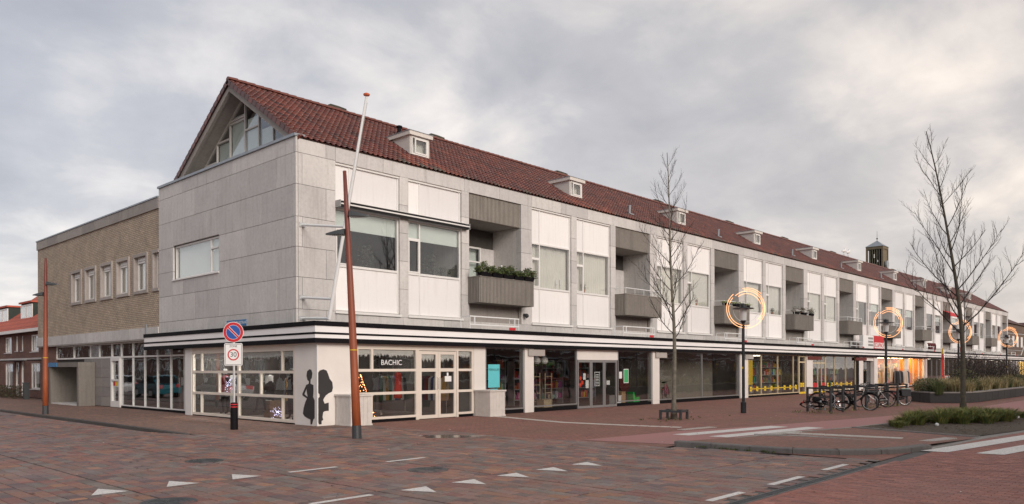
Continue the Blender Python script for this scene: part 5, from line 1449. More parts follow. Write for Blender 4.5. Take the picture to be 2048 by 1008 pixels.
# sedge tufts in the bed round the leaning tree: a loose row with bare soil before it
tufts = [(11.5, -15.0, .8), (12.1, -15.25, .9), (12.6, -14.95, 1), (11.0, -14.9, .55), (10.55, -15.15, .5), (13.2, -15.6, 1.1), (13.0, -14.9, 1), (13.7, -15.0, 1.1), (13.8, -15.9, 1.15), (14.4, -15.5, 1.2), (14.3, -16.2, 1.1), (14.9, -15.9, 1.2), (15.2, -15.3, 1.1), (15.0, -16.6, 1.1), (15.6, -16.2, 1.1), (15.9, -15.8, 1.1), (15.6, -16.9, 1), (16.2, -16.6, 1.05), (16.5, -16.1, 1.1), (16.9, -16.8, 1), (17.4, -16.5, .9), (14.1, -16.7, .8), (17.9, -17.0, .6), (13.4, -16.2, .7)]
for x, y, s in tufts:
    mb = MB(); blades(mb, rnd, (0, 0, 0), 380, .42*s, .55*s, [(c[0]*1.8, c[1]*1.7, c[2]*1.4) for c in GREEN]+[(.28, .25, .08)], .009, .8)
    tag(mb.build('grass_tuft', M_leaf, None, (x, y, .03)), 'low green sedge tuft in the soil bed round the leaning tree', 'grass tuft', 'sedge tufts in the soil bed')
mb = MB()
for _ in range(900):
    x, y = rnd.uniform(9, 22), rnd.uniform(-18.6, -14.3)
    if not inpoly(x, y, bed_poly): continue
    a = rnd.uniform(0, 6.28); s = rnd.uniform(.02, .06); z = .04+rnd.uniform(0, .02)
    mb.add([(x+s*math.cos(a), y+s*math.sin(a), z), (x-s*.6*math.sin(a), y+s*.6*math.cos(a), z+.01), (x-s*math.cos(a), y-s*math.sin(a), z), (x+s*.6*math.sin(a), y-s*.6*math.cos(a), z+.008)], [(0, 1, 2, 3)], rnd.choice([(.16, .10, .06), (.10, .07, .045), (.22, .16, .09), (.08, .09, .04)]))
tag(mb.build('fallen_leaves', M_leaf), 'dead leaves and weeds lying on the soil of the bed', 'leaves', kind='stuff')
for x, y, nm, lb in ((12.0, -15.8, 'crumpled_paper', 'crumpled white paper lying at the edge of the sedge tufts'), (17.4, -16.95, 'drink_cup', 'white litter caught in the sedge right of the leaning tree')):
    c_ = MB(); c_.lathe([(.06, 0), (.10, .05), (.08, .14), (.02, .17)], 7); c_.v = [(a+rnd.gauss(0, .02), b+rnd.gauss(0, .02), c+rnd.gauss(0, .01)) for a, b, c in c_.v]
    tag(c_.build(nm, M_paper, None, (x, y, .04)), lb, 'litter').scale = (.6, .6, .5)

# ---- raised planter of dark concrete with grasses and shrubs
RP = [(30.6, -9.95), (28.75, -11.35), (29.6, -12.55), (31.4, -12.95), (46, -13.1), (66, -12.9), (66, -9.6)]
planter = thing('raised_planter', 'long raised planter with a low dark concrete wall beside the pink cycle path', 'planter')
M_pl = concrete('dark_concrete', (.055, .055, .055), (.03, .03, .03), .6)
for (x0, y0), (x1, y1) in zip(RP, RP[1:]+RP[:1]):
    L = math.hypot(x1-x0, y1-y0); n_ = max(1, round(L/1.5)); a = math.atan2(y1-y0, x1-x0)
    for i in range(n_):
        u = (i+.5)/n_; o_ = cbx('wall_block', M_pl, planter, -L/n_/2+.006, L/n_/2-.006, 0, .28, -.24, .24, .012)
        o_.location = (x0+(x1-x0)*u-.14*math.sin(a)*1, y0+(y1-y0)*u+.14*math.cos(a), .24); o_.rotation_euler = (0, 0, a)
        o2 = bx('coping_block', M_kerb, planter, -L/n_/2+.004, L/n_/2-.004, -.02, .30, -.03, .03)
        o2.location = (x0+(x1-x0)*u-.14*math.sin(a), y0+(y1-y0)*u+.14*math.cos(a), .515); o2.rotation_euler = (0, 0, a)
sheet('soil', RP, .42, M_soil, planter)
def in_pl(x, y): return inpoly(x, y, RP)
k = 0
for _ in range(330):
    x, y = rnd.uniform(29, 65), rnd.uniform(-12.9, -9.8)
    if not in_pl(x, y) or min(abs(y+13), 9) < .35: continue
    if 33.5 < x < 46 and y > -11.6 and rnd.random() < .75: continue
    if x > 33 and rnd.random() < .3: continue
    green = (x < 30.3) or rnd.random() < .12
    mb = MB(); h = rnd.uniform(.5, .95); blades(mb, rnd, (0, 0, 0), 170, h, h*.75, (GREEN if green else STRAW+[GREEN[2]]), .011, .75)
    o_ = mb.build('ornamental_grass', M_leaf, None, (x, y, .42))
    tag(o_, 'green feathery grass clump in the raised planter' if green else 'straw coloured ornamental grass clump in the raised planter', 'grass clump', 'green grass clumps in the raised planter' if green else 'straw grass clumps in the raised planter')
def shrub(x, y, z, r, h, cols, lab, n_leaf=700, twigs=40, grp=None, name='shrub'):
    t = thing(name, lab, 'shrub', (x, y, z), 0, grp); mb = MB()
    for i in range(twigs):
        a = rnd.uniform(0, 6.28); e = rnd.uniform(.4, 1.3); L = h*rnd.uniform(.7, 1.1)
        tip = Vector((math.cos(a)*r*rnd.uniform(.2, 1), math.sin(a)*r*rnd.uniform(.2, 1), L)); mid = tip*.5+Vector((rnd.gauss(0, .08), rnd.gauss(0, .08), .05))
        mb.tube([(0, 0, 0), mid, tip], [.014, .009, .003], 4)
        for _ in range(3):
            q = mid.lerp(tip, rnd.random()); d = Vector((rnd.gauss(0, .25), rnd.gauss(0, .25), rnd.uniform(.1, .4)))*h*.5
            mb.tube([q, q+d], [.006, .002], 3)
    mb.build('branches', M_bark, t)
    lf = MB()
    for _ in range(n_leaf):
        a = rnd.uniform(0, 6.28); rr = r*math.sqrt(rnd.random()); zz = h*rnd.uniform(.12, 1.0); rr *= .35+.65*math.sin(math.pi*min(1, zz/h*.85+.1))
        p = Vector((rr*math.cos(a), rr*math.sin(a), zz)); s = rnd.uniform(.025, .06); u = Vector((rnd.gauss(0, 1), rnd.gauss(0, 1), rnd.gauss(0, .6))).normalized(); v = u.orthogonal().normalized()
        c = rnd.choice(cols); kk = rnd.uniform(.7, 1.3); lf.add([p-u*s, p+v*s*.55, p+u*s, p-v*s*.55], [(0, 1, 2, 3)], tuple(q*kk for q in c))
    lf.build('foliage', M_leaf, t); return t
DARKB = [(.055, .03, .022), (.04, .03, .02), (.075, .042, .028), (.05, .045, .025)]
shrub(33.6, -11.7, .42, 1.0, 1.25, [(.05, .055, .02), (.09, .08, .03)], 'loose half bare shrub at the near end of the raised planter', 900, 50)
for i, (x, y, r, h) in enumerate(((37.5, -11.0, 1.2, 1.9), (39.3, -10.7, 1.3, 2.2), (41.3, -10.9, 1.2, 1.6), (42.8, -10.7, 1.2, 1.8), (44.8, -10.9, 1.3, 1.6), (47, -10.6, 1.3, 1.9), (50, -10.8, 1.4, 1.5), (53, -10.6, 1.4, 1.7))):
    shrub(x, y, .42, r, h, DARKB, 'dark brown dense shrub standing in the raised planter', 480, 70, 'dark brown shrubs in the raised planter')
shrub(46.8, -12.2, .42, .7, .8, [(.035, .05, .022), (.06, .075, .03)], 'low dark green bush before the brown shrubs in the planter', 900, 20)
shrub(30.2, -10.9, .42, .8, .8, [(.06, .075, .025), (.09, .09, .04)], 'low green bush at the corner of the raised planter', 900, 20)
# tufts of weeds at the feet of the racks
mb = MB()
for _ in range(90):
    blades(mb, rnd, (rnd.uniform(16.2, 27.5), rnd.uniform(-11.2, -9.4), 0), 14, .10, .14, STRAW+GREEN, .006, .8)
for _ in range(26): blades(mb, rnd, (10.07+rnd.gauss(0, .8), -7.97+rnd.gauss(0, .4), 0), 12, .06, .12, GREEN+STRAW[:1], .006, .8)
for _ in range(40): blades(mb, rnd, (2.1+rnd.uniform(-.05, .1), rnd.uniform(-15.3, -13.0), 0), 8, .05, .08, GREEN, .005, .8)
tag(mb.build('weeds', M_leaf), 'thin weeds growing from the paving round racks, tree and kerb', 'weeds', kind='stuff')

# ---- plants on balconies
def balcony_plants(k, label, cols, hh=.32, n_leaf=1500, boxes=True, full=True):
    r0 = X00+k*MOD+WA+PI1+WB+PI2
    t = thing('balcony_plants', label, 'plants', (r0, -.63, 5.45), 0); 
    nbx = 5
    for i in range(nbx):
        if not full and i % 2: continue
        a = -.05+i*.64
        MB().add([(a+.04, -.10, .0), (a+.56, -.10, .0), (a+.56, .10, .0), (a+.04, .10, .0), (a, -.13, .17), (a+.6, -.13, .17), (a+.6, .13, .17), (a, .13, .17)], [(0, 3, 2, 1), (0, 1, 5, 4), (1, 2, 6, 5), (2, 3, 7, 6), (3, 0, 4, 7), (4, 5, 6, 7)]).build('flower_box', M_black, t)
    lf = MB()
    for _ in range(n_leaf):
        x = rnd.uniform(-.2, 3.25)
        if not full and rnd.random() > .5+.5*math.sin(x*4.1+k): continue
        bump = .6+.4*math.sin(x*3.7+1)*math.sin(x*8.3); z = .14+hh*bump*rnd.random()**.8; y = rnd.gauss(0, .10)
        p = Vector((x, y, z)); s = rnd.uniform(.03, .06); u = Vector((rnd.gauss(0, 1), rnd.gauss(0, 1), rnd.gauss(0, .7))).normalized(); v = u.orthogonal().normalized()
        c = rnd.choice(cols); kk = rnd.uniform(.6, 1.3); lf.add([p-u*s, p+v*s*.5, p+u*s, p-v*s*.5], [(0, 1, 2, 3)], tuple(q*kk for q in c))
    lf.build('foliage', M_leaf, t)
balcony_plants(0, 'row of black flower boxes full of dark green plants on the first balcony', [(.06, .095, .022), (.08, .115, .026), (.04, .06, .018), (.11, .11, .035)], .46, 4200)
balcony_plants(2, 'sparse yellow green plants on the balcony behind the first lit spiral', [(.22, .25, .03), (.12, .16, .03)], .2, 700, True, False)
balcony_plants(3, 'potted green plants lined up on the fourth balcony', [(.05, .065, .02), (.08, .09, .03), (.12, .05, .03)], .5, 1100, True, False)
# plants inside the first flat's windows
for i, (x, z) in enumerate(((3.2, 5.4), (6.3, 5.4), (6.9, 5.4))):
    t = shrub(x, .62, z, .35, .85 if i < 2 else .4, [(.05, .06, .035), (.07, .08, .05)], ('house plant on the sill of the window behind the brown lamp', 'leafy house plant on the sill of the second window', 'small house plant in the corner of the second window')[i], 260, 12, None, 'house_plant')

for i, x in enumerate((13.55, 13.85)):
    t = thing('candle_holder', 'tall white candle holder on the window sill beside the first balcony', 'candle holder', (x, .25, 5.39), 0, 'white candle holders on the window sill')
    MB().lathe([(.05, 0), (.05, .02), (.015, .05), (.02, .2), (.05, .24), (.05, .27)], 10).build('foot', M_frame, t); MB().cyl((0, 0, .27), (0, 0, .46), .035, n=10).build('candle', M_paper, t)
for i, (x, lab) in enumerate(((15.6, 'small potted plant on the sill of the curtained window before the second balcony'), (26.2, 'red potted plant on the sill behind the slender tree'), (36.4, 'dark potted plant on the sill right of the first lit spiral'))):
    t = thing('potted_plant', lab, 'pot plant', (x, .25, 5.39)); MB().lathe([(.07, 0), (.09, .15), (.1, .16)], 10).build('pot', plain('terracotta', (.30, .10, .05), .8, var=.1), t)
    lf = MB()
    for _ in range(120):
        p = Vector((rnd.gauss(0, .09), rnd.gauss(0, .03), .2+abs(rnd.gauss(0, .12)))); u = Vector((rnd.gauss(0, 1), rnd.gauss(0, 1), rnd.gauss(0, 1))).normalized()*.04; v = u.orthogonal().normalized()*.02; lf.add([p-u, p+v, p+u, p-v], [(0, 1, 2, 3)], rnd.choice([(.05, .08, .03), (.3, .05, .04) if i == 1 else (.04, .06, .03)]))
    lf.build('foliage', M_leaf, t)

# ================================================================== SHOP CONTENTS
def mannequin(loc, rz, label, coat, legs, pose=0, hat=False):
    t = thing('mannequin', label, 'mannequin', loc, rz, 'mannequins in the corner shop')
    sp_ = .14 if pose == 1 else .09
    J = {'p': (0, 0, .95), 'c': (0, 0, 1.25), 'n': (0, .01, 1.47), 'h': (0, .0, 1.60), 'hl': (-.1, 0, .90), 'hr': (.1, 0, .90), 'kl': (-sp_-.02, -.05, .50), 'kr': (sp_+.02, .02, .50), 'al': (-sp_-.06, 0, .08), 'ar': (sp_+.07, .02, .08), 'tl': (-sp_-.07, -.14, .03), 'tr': (sp_+.09, -.12, .03), 'sl': (-.18, 0, 1.40), 'sr': (.18, 0, 1.40), 'el': (-.27, .03, 1.13), 'er': (.27, .03, 1.13), 'wl': (-.24, -.10, .92), 'wr': (.24, -.10, .92), 'fl': (-.235, -.14, .80), 'fr': (.235, -.14, .80)}
    if pose == 2:      # seated
        J.update({'p': (0, 0, .55), 'c': (0, .02, .85), 'n': (0, .03, 1.07), 'h': (0, .02, 1.20), 'hl': (-.1, -.02, .52), 'hr': (.1, -.02, .52), 'kl': (-.14, -.42, .56), 'kr': (.14, -.42, .55), 'al': (-.15, -.50, .10), 'ar': (.16, -.36, .10), 'tl': (-.16, -.64, .05), 'tr': (.17, -.50, .05), 'sl': (-.18, .02, 1.0), 'sr': (.18, .02, 1.0), 'el': (-.26, -.02, .76), 'er': (.26, -.02, .76), 'wl': (-.18, -.24, .62), 'wr': (.18, -.24, .62), 'fl': (-.15, -.34, .60), 'fr': (.15, -.34, .60)})
    RD = dict(p=.13, c=.135, n=.055, h=.09, hl=.10, hr=.10, kl=.06, kr=.06, al=.042, ar=.042, tl=.035, tr=.035, sl=.065, sr=.065, el=.042, er=.042, wl=.03, wr=.03, fl=.026, fr=.026)
    E_ = [('p', 'c'), ('c', 'n'), ('n', 'h'), ('p', 'hl'), ('p', 'hr'), ('hl', 'kl'), ('kl', 'al'), ('al', 'tl'), ('hr', 'kr'), ('kr', 'ar'), ('ar', 'tr'), ('c', 'sl'), ('c', 'sr'), ('sl', 'el'), ('el', 'wl'), ('wl', 'fl'), ('sr', 'er'), ('er', 'wr'), ('wr', 'fr')]
    ks = list(J); me = bpy.data.meshes.new('body'); me.from_pydata([J[k_] for k_ in ks], [(ks.index(a), ks.index(b)) for a, b in E_], [])
    o = ob('body', me, t); me.materials.append(legs)
    sk = o.modifiers.new('skin', 'SKIN'); me.skin_vertices.new() if not me.skin_vertices else None
    for i, k_ in enumerate(ks): me.skin_vertices[0].data[i].radius = (RD[k_], RD[k_]*.85)
    me.skin_vertices[0].data[0].use_root = True
    ss = o.modifiers.new('sub', 'SUBSURF'); ss.levels = 1; ss.render_levels = 1
    bz = 0 if pose != 2 else -.4
    MB().lathe([(.20, .78), (.185, .95), (.15, 1.12), (.18, 1.32), (.13, 1.45), (.06, 1.49)] if pose != 2 else [(.2, .92), (.185, 1.02), (.155, 1.15), (.18, 1.34), (.13, 1.45), (.06, 1.49)], 14).build('coat', coat, t, (0, .01 if pose != 2 else .02, bz))
    MB().lathe([(.03, -.13), (.075, -.08), (.09, 0), (.08, .07), (.03, .12)], 12).build('head', M_frame if not hat else M_ink, t, (J['h'][0], J['h'][1], J['h'][2]+.02))
M_cred = plain('red_cloth', (.20, .02, .02), .8, var=.2); M_cgrey = plain('grey_cloth', (.12, .12, .13), .85, var=.2); M_cblack = plain('black_cloth', (.018, .017, .018), .85, var=.2); M_cwhite = plain('white_cloth', (.5, .49, .47), .85, var=.1)
mannequin((.55, 6.0, .08), R(-90), 'mannequin in red top and black trousers behind the side window', M_cred, M_cblack)
mannequin((.50, 4.75, .08), R(-90), 'mannequin in grey jacket with legs apart behind the side window', M_cgrey, M_cblack, 1)
mannequin((.60, 2.75, .25), R(-75), 'seated mannequin in black on a wooden crate behind the side window', M_cblack, M_cblack, 2)
mannequin((.50, 1.1, .08), R(-90), 'mannequin in a dark knitted coat near the corner of the shop', M_cblack, M_cblack, 0, True)
tag(MB().box(-.22, .22, -.22, .22, 0, .62).build('wooden_crate', plain('brown_wood', (.17, .10, .055), .8, var=.25, scale=8), None, (.68, 2.72, .05)), 'brown wooden crate under the seated mannequin', 'crate')
for i, (y0, y1) in enumerate(((.2, .55), (1.45, 2.4), (3.9, 5.4), (5.7, 7.2))):
    bx('display_screen', M_frame, B, 1.35, 1.39, y0, y1, .1, 1.55)
bx('display_floor', M_innerfloor, B, -.0, 2.0, -.9, 7.4, .0, .07)
bx('partition_wall', M_innerdark, B, 3.2, 3.3, 0, 7.4, .03, 2.66); bx('partition_wall', M_innerdark, B, .05, 3.2, 7.42, 7.5, .03, 2.66)
sh = thing('display_shelf', 'white glass display shelf in the corner shop side window', 'shelf', (.6, .35, .07))
for z in (.3, .75, 1.2, 1.62): MB().box(-.18, .18, -.3, .3, z, z+.015).build('shelf_board', M_frame, sh)
for a in (-.17, .17):
    for b in (-.29, .29): MB().cyl((a, b, 0), (a, b, 1.64), .01, n=6).build('upright', M_chrome, sh)
# sprays of white-violet fairy lights, and a decorated tree behind the front window
M_fairy = plain('fairy_light', (1, 1, 1), .5, var=0, emit=(.72, .66, 1.0), estr=5)
M_fairyw = plain('warm_fairy_light', (1, .7, .5), .5, var=0, emit=(1.0, .30, .10), estr=5)
def fairy(loc, r, n_, lab, mat):
    t = thing('light_spray', lab, 'fairy lights', loc); mb = MB(); st_ = MB()
    for i in range(n_):
        d = Vector((rnd.gauss(0, .5), rnd.gauss(0, 1), rnd.gauss(.3, .8))).normalized()*r*rnd.uniform(.3, 1); mb.lathe([(.001, -.007), (.007, 0), (.001, .007)], 5, d)
        if i % 3 == 0: st_.tube([(0, 0, 0), d], .003, 3)
    mb.build('bulbs', mat, t); st_.build('wires', M_black, t)
fairy((.25, 4.95, 1.15), .42, 60, 'spray of white violet fairy lights behind the middle of the side window', M_fairy)
fairy((.15, 1.45, .28), .26, 50, 'small spray of violet fairy lights low in the side window', M_fairy)
ct = thing('christmas_tree', 'dark decorated fir tree with red lights behind the front window by the brown lamp', 'christmas tree', (2.05, -.55, .05))
mb = MB(); mb2 = MB()
for i in range(1300):
    z = rnd.uniform(.1, 1.6); rr = .55*(1-z/1.75)*rnd.uniform(.3, 1); a = rnd.uniform(0, 6.28); p = Vector((rr*math.cos(a), rr*math.sin(a), z)); u = Vector((math.cos(a), math.sin(a), -.3))*rnd.uniform(.05, .1); v = Vector((-math.sin(a), math.cos(a), .2))*.012
    mb.add([p-v, p+v, p+u], [(0, 1, 2)], rnd.choice([(.02, .035, .018), (.03, .045, .02), (.035, .03, .02)]))
for i in range(70):
    z = rnd.uniform(.1, 1.55); rr = .58*(1-z/1.75); a = rnd.uniform(3.2, 6.2); mb2.lathe([(.001, -.016), (.016, 0), (.001, .016)], 6, (rr*math.cos(a), rr*math.sin(a), z))
mb.build('foliage', M_leaf, ct); mb2.build('lights', M_fairyw, ct); MB().cyl((0, 0, 0), (0, 0, 1.6), .03, .01, 6).build('trunk', M_bark, ct)
td = thing('hanging_dress', 'long red dress hanging in the front window of the corner shop', 'dress', (3.7, -.6, .75))
MB().lathe([(.15, 0), (.14, .3), (.11, .62), (.13, .8), (.09, .9), (.02, .93)], 12).build('fabric', plain('scarlet_cloth', (.38, .03, .02), .8, var=.15), td); MB().tube([(-.16, 0, .9), (0, 0, .97), (.16, 0, .9)], .008, 5).build('hanger', M_chrome, td)
# bicycle shop contents
bicycle((10.75, -.6, .15), R(200), 'orange bicycle displayed at the left of the bicycle shop window', plain('orange_bicycle_paint', (.55, .16, .03), .3, var=.05), R(3))
bicycle((21.3, -.75, .05), R(20), 'pink bicycle displayed before the brown screen', plain('pink_bicycle_paint', (.42, .06, .14), .3, var=.05), R(-3))
M_ladder = plain('pale_wood', (.40, .32, .20), .7, var=.12, scale=7)
for i, x in enumerate((11.75, 12.55)):
    t = thing('wooden_ladder', ('pale wooden ladder rack behind the orange bicycle', 'pale wooden ladder rack beside the shop entrance')[i], 'ladder', (x, -.1, .03))
    for a in (-.22, .22): MB().box(a-.02, a+.02, -.02, .02, 0, 1.55).build('rail', M_ladder, t)
    for j in range(4): MB().box(-.2, .2, -.015, .015, .3+.36*j, .33+.36*j).build('rung', M_ladder, t)
for i, (x, w_, h_, c, lab) in enumerate(((11.5, .5, .4, M_ladder, 'straw crate on the floor of the bicycle shop window'), (16.75, .42, .42, M_paper, 'low white box behind the right bicycle shop pane'), (17.15, .32, .6, plain('cardboard', (.40, .26, .14), .8, var=.08), 'upright cardboard box behind the right bicycle shop pane'))):
    tag(MB().box(-w_/2, w_/2, -.2, .2, 0, h_).box(-w_/2-.01, w_/2+.01, -.21, .21, h_, h_+.03).build('box', c, None, (x, -.75, .03)), lab, 'box')
t = thing('child_seat', 'bright green child seat in the right bicycle shop pane', 'child seat', (18.35, -.7, .06)); MB().prism([(-.25, 0), (.2, 0), (.25, .12), (-.05, .16), (-.18, .55), (-.3, .55)], 'y', -.18, .18).build('shell', plain('bright_green_plastic', (.02, .45, .08), .4, var=.05), t); MB().box(-.05, .25, -.2, -.18, 0, .3).box(-.05, .25, .18, .2, 0, .3).build('leg_guard', MATS['bright_green_plastic'], t)
t = thing('round_display', 'large dark red disc hanging behind the right bicycle shop pane', 'display', (18.0, -.4, 1.05)); MB().cyl((0, -.03, 0), (0, .03, 0), .45, n=32).build('disc', plain('dark_red_board', (.09, .012, .012), .6, var=.1), t); MB().cyl((0, 0, .45), (0, 0, 1.6), .006, n=5).build('cord', M_black, t)
gl_ = thing('leaf_garland', 'garland of leaves and white lamp shades hung in the bicycle shop', 'garland', (11.6, -.5, 2.0)); mb = MB()
for _ in range(260):
    p = Vector((rnd.uniform(-.9, .9), rnd.gauss(0, .04), rnd.gauss(0, .05))); u = Vector((rnd.gauss(0, 1), rnd.gauss(0, 1), rnd.gauss(0, 1))).normalized()*.05; v = u.orthogonal().normalized()*.025; mb.add([p-u, p+v, p+u, p-v], [(0, 1, 2, 3)], rnd.choice([(.08, .16, .04), (.12, .2, .06)]))
mb.build('leaves', M_leaf, gl_)
for x in (-.3, .2): MB().lathe([(.04, .18), (.16, .1), (.18, -.06), (.1, -.14)], 14).build('lamp_shade', M_frame, gl_, (x, 0, .12))
# goods on racks in the shops further along
GC = [(.5, .08, .05), (.6, .4, .05), (.1, .15, .4), (.55, .52, .48), (.05, .05, .06), (.4, .1, .25), (.1, .35, .2), (.3, .2, .12), (.65, .15, .05)]
M_goods = attrmat('goods', .6, 30, .1, .1)
def goods_rack(x, y, w_, lab, warm=False):
    t = thing('shop_rack', lab, 'shelf', (x, y, .03), 0, 'goods racks in the shops')
    fr2 = MB()
    for a in (-w_/2, w_/2): fr2.box(a-.02, a+.02, -.2, .2, 0, 2.1)
    for z in (.25, .75, 1.25, 1.75): fr2.box(-w_/2+.02, w_/2-.02, -.2, .2, z, z+.03)
    fr2.build('frame', M_silver, t); g2 = MB()
    for z in (.28, .78, 1.28, 1.78):
        a = -w_/2+.04
        while a < w_/2-.2:
            ww = rnd.uniform(.08, .26); hh = rnd.uniform(.15, .4); c = rnd.choice(GC[:2]+GC[-1:]+GC if warm else GC); g2.box(a, min(a+ww, w_/2-.03), -.15, .12, z+.001, z+hh, tuple(v*rnd.uniform(.5, 1.1) for v in c)); a += ww+rnd.uniform(.01, .05)
    tag(g2.build('goods', M_goods, t), None, None, kind='stuff')
for x in (30.2, 32.4, 34.6, 36.2): goods_rack(x, .1, 1.7, 'rack of mixed goods in the shop with yellow sale tags nearest the brown screen')
for x in (42.4, 44.3, 46.4): goods_rack(x, .0, 1.7, 'rack of mixed goods in the sale shop beside the black column')
for x in (54, 57, 59.2, 62, 64.8): goods_rack(x, .9, 1.6, 'rack of goods inside the orange lit shop', True)
# poster stand and boxes in the sale shop window
tag(MB().box(-.4, .4, -.02, .02, 0, 1.6).build('poster_board', M_yellow, None, (30.6, -.9, .65)), 'tall yellow poster board in the window with sale tags', 'poster')
for i, (x, lab) in enumerate(((30.5, 'grey appliance box under the yellow poster board'), (33.0, 'chrome toaster box in the sale window'))):
    tag(MB().box(-.28, .28, -.2, .2, 0, .38).box(-.1, .1, -.21, .21, .12, .5).build('appliance', M_silver, None, (x, -.9, .25)), lab, 'appliance')
# clothes rail outside the lit shop
t = thing('clothes_rail', 'rail of coats standing outside the orange lit shop', 'clothes rail', (55.6, -2.4, 0))
MB().tube([(-1.9, 0, 0), (-1.9, 0, 1.55), (1.9, 0, 1.55), (1.9, 0, 0)], .02, 6).build('rail', M_chrome, t)
for i in range(11):
    x = -1.7+.33*i; c = [M_cblack, M_cblack, M_cgrey, M_cblack, M_cblack, plain('beige_cloth', (.5, .36, .26), .8, var=.15), M_cwhite, MATS['beige_cloth'], M_cwhite, M_cblack, plain('pink_cloth', (.45, .25, .28), .8, var=.1)][i]
    cb_ = MB().lathe([(.20, .45), (.19, .8), (.17, 1.2), (.15, 1.38), (.05, 1.48)], 10); cb_.v = [(a*.75, b*1.15, z) for a, b, z in cb_.v]; cb_.build('coat', c, t, (x, 0, 0))
# clothes on rails inside the corner shop, racks deeper in the bicycle shop
CL = [M_cblack, M_cgrey, M_cred, M_cwhite, plain('blue_cloth', (.05, .08, .2), .8, var=.15), plain('ochre_cloth', (.35, .2, .06), .8, var=.15), plain('green_cloth', (.06, .13, .08), .8, var=.15), plain('plum_cloth', (.13, .03, .08), .8, var=.15)]
coat_me = []
for c in CL:
    cb_ = MB().lathe([(.16, .55), (.17, .8), (.15, 1.2), (.14, 1.38), (.04, 1.48)], 8); cb_.v = [(a*.6, b*1.25, z) for a, b, z in cb_.v]; coat_me.append(cb_.mesh('garment', c))
for x, y, rz, lab in ((2.7, 1.2, 0, 'rail of mixed garments inside the corner shop behind the red dress'), (4.9, 1.6, 0, 'rail of mixed garments inside the corner shop facing the double door'), (6.1, .4, 90, 'rail of garments along the party wall of the corner shop'), (2.3, 4.6, 90, 'rail of dark garments behind the white display screens')):
    t = thing('garment_rail', lab, 'clothes rail', (x, y, .03), R(rz))
    MB().tube([(-.9, 0, 0), (-.9, 0, 1.55), (.9, 0, 1.55), (.9, 0, 0)], .016, 6).build('rail', M_chrome, t)
    for i in range(12): ob('garment', rnd.choice(coat_me), t, (-.8+.145*i, 0, 0))
for x, y in ((8.6, 1.8), (11.2, 2.2), (13.6, 2.4), (15.6, 2.4), (17.8, 2.0)): goods_rack(x, y, 1.6, 'rack of parts deep inside the bicycle shop')
# banner flag, framed board, canopy-top signs
t = thing('banner_flag', 'tall red and yellow feather banner on the pavement before the shops', 'banner', (65.5, -3.2, 0), R(30))
MB().tube([(0, 0, 0), (0, 0, 2.6), (.15, 0, 3.35), (.5, 0, 3.6)], .02, 6).build('mast', M_silver, t)
o_ = MB().prism([(.03, .7), (.55, .7), (.85, 2.7), (.8, 3.0), (.1, 3.0), (.03, 2.4)], 'y', -.008, .008).build('red_cloth', M_red, t); fixn(o_.data)
o_ = MB().prism([(.1, 3.001), (.8, 3.001), (.78, 3.4), (.5, 3.62), (.2, 3.45)], 'y', -.008, .008).build('yellow_cloth', M_yellow, t); fixn(o_.data)
bx('white_panel', M_paper, t, .25, .6, -.014, -.009, 1.8, 2.75); bx('base', M_darksteel, t, -.3, .3, -.2, .2, 0, .06)
t = thing('pavement_sign', 'red framed sign board standing beside the feather banner', 'sign', (67.2, -3.0, 0)); MB().box(-.8, .8, -.04, .04, .2, 1.0).build('board', M_red, t); MB().box(-.74, .74, -.05, -.041, .6, .95).build('panel', M_paper, t); MB().box(-.7, -.64, -.2, .2, 0, .2).box(.64, .7, -.2, .2, 0, .2).build('feet', M_darksteel, t)
t = thing('shop_sign', 'white and red box sign standing on the canopy above the dark doorway', 'shop sign', (52.5, -1.0, 3.3))
MB().box(-2.5, -.02, -.15, .15, .02, 1.05).build('white_box', M_paper, t); MB().box(.0, 2.45, -.17, .17, -.0, 1.08).build('red_box', M_red, t)
bx('white_field', M_paper, t, .1, 2.35, -.182, -.171, .06, .52)
ob('lettering', text_mesh('SCAPINO', .50, M_red, .004, .004), t, (1.22, -.186, .29), ROT_FRONT)
for z in (.82, .55, .28): bx('grey_line', M_alu, t, -1.35, -.15, -.156, -.151, z-.07, z+.09)
t = thing('shop_sign', 'dark red block letters standing on the canopy under a balcony', 'shop sign', (69.3, -1.2, 3.75)); ob('lettering', text_mesh('TOKO', .95, plain('dark_red_letters', (.12, .012, .014), .5, var=.1), .05, .02), t, (0, 0, 0), ROT_FRONT); MB().box(-1.3, 1.3, .06, .1, -.46, -.4).build('support', M_darksteel, t)
t = thing('shop_sign', 'small red script letters standing on the canopy near the feather banner', 'shop sign', (80.2, -1.2, 3.75)); ob('lettering', text_mesh('Ster', 1.0, M_red, .04), t, (0, 0, 0), ROT_FRONT); MB().box(-1.0, 1.0, .06, .1, -.46, -.4).build('support', M_darksteel, t)
o_ = MB().prism([(.0, 7.9), (-.75, 7.55), (-.75, 7.25), (-.72, 7.25), (-.72, 7.52), (0, 7.85)], 'x', 0, REC).build('red_awning', M_red, B, (X00+7*MOD+WA+PI1+WB+PI2, 0, 0)); fixn(o_.data)

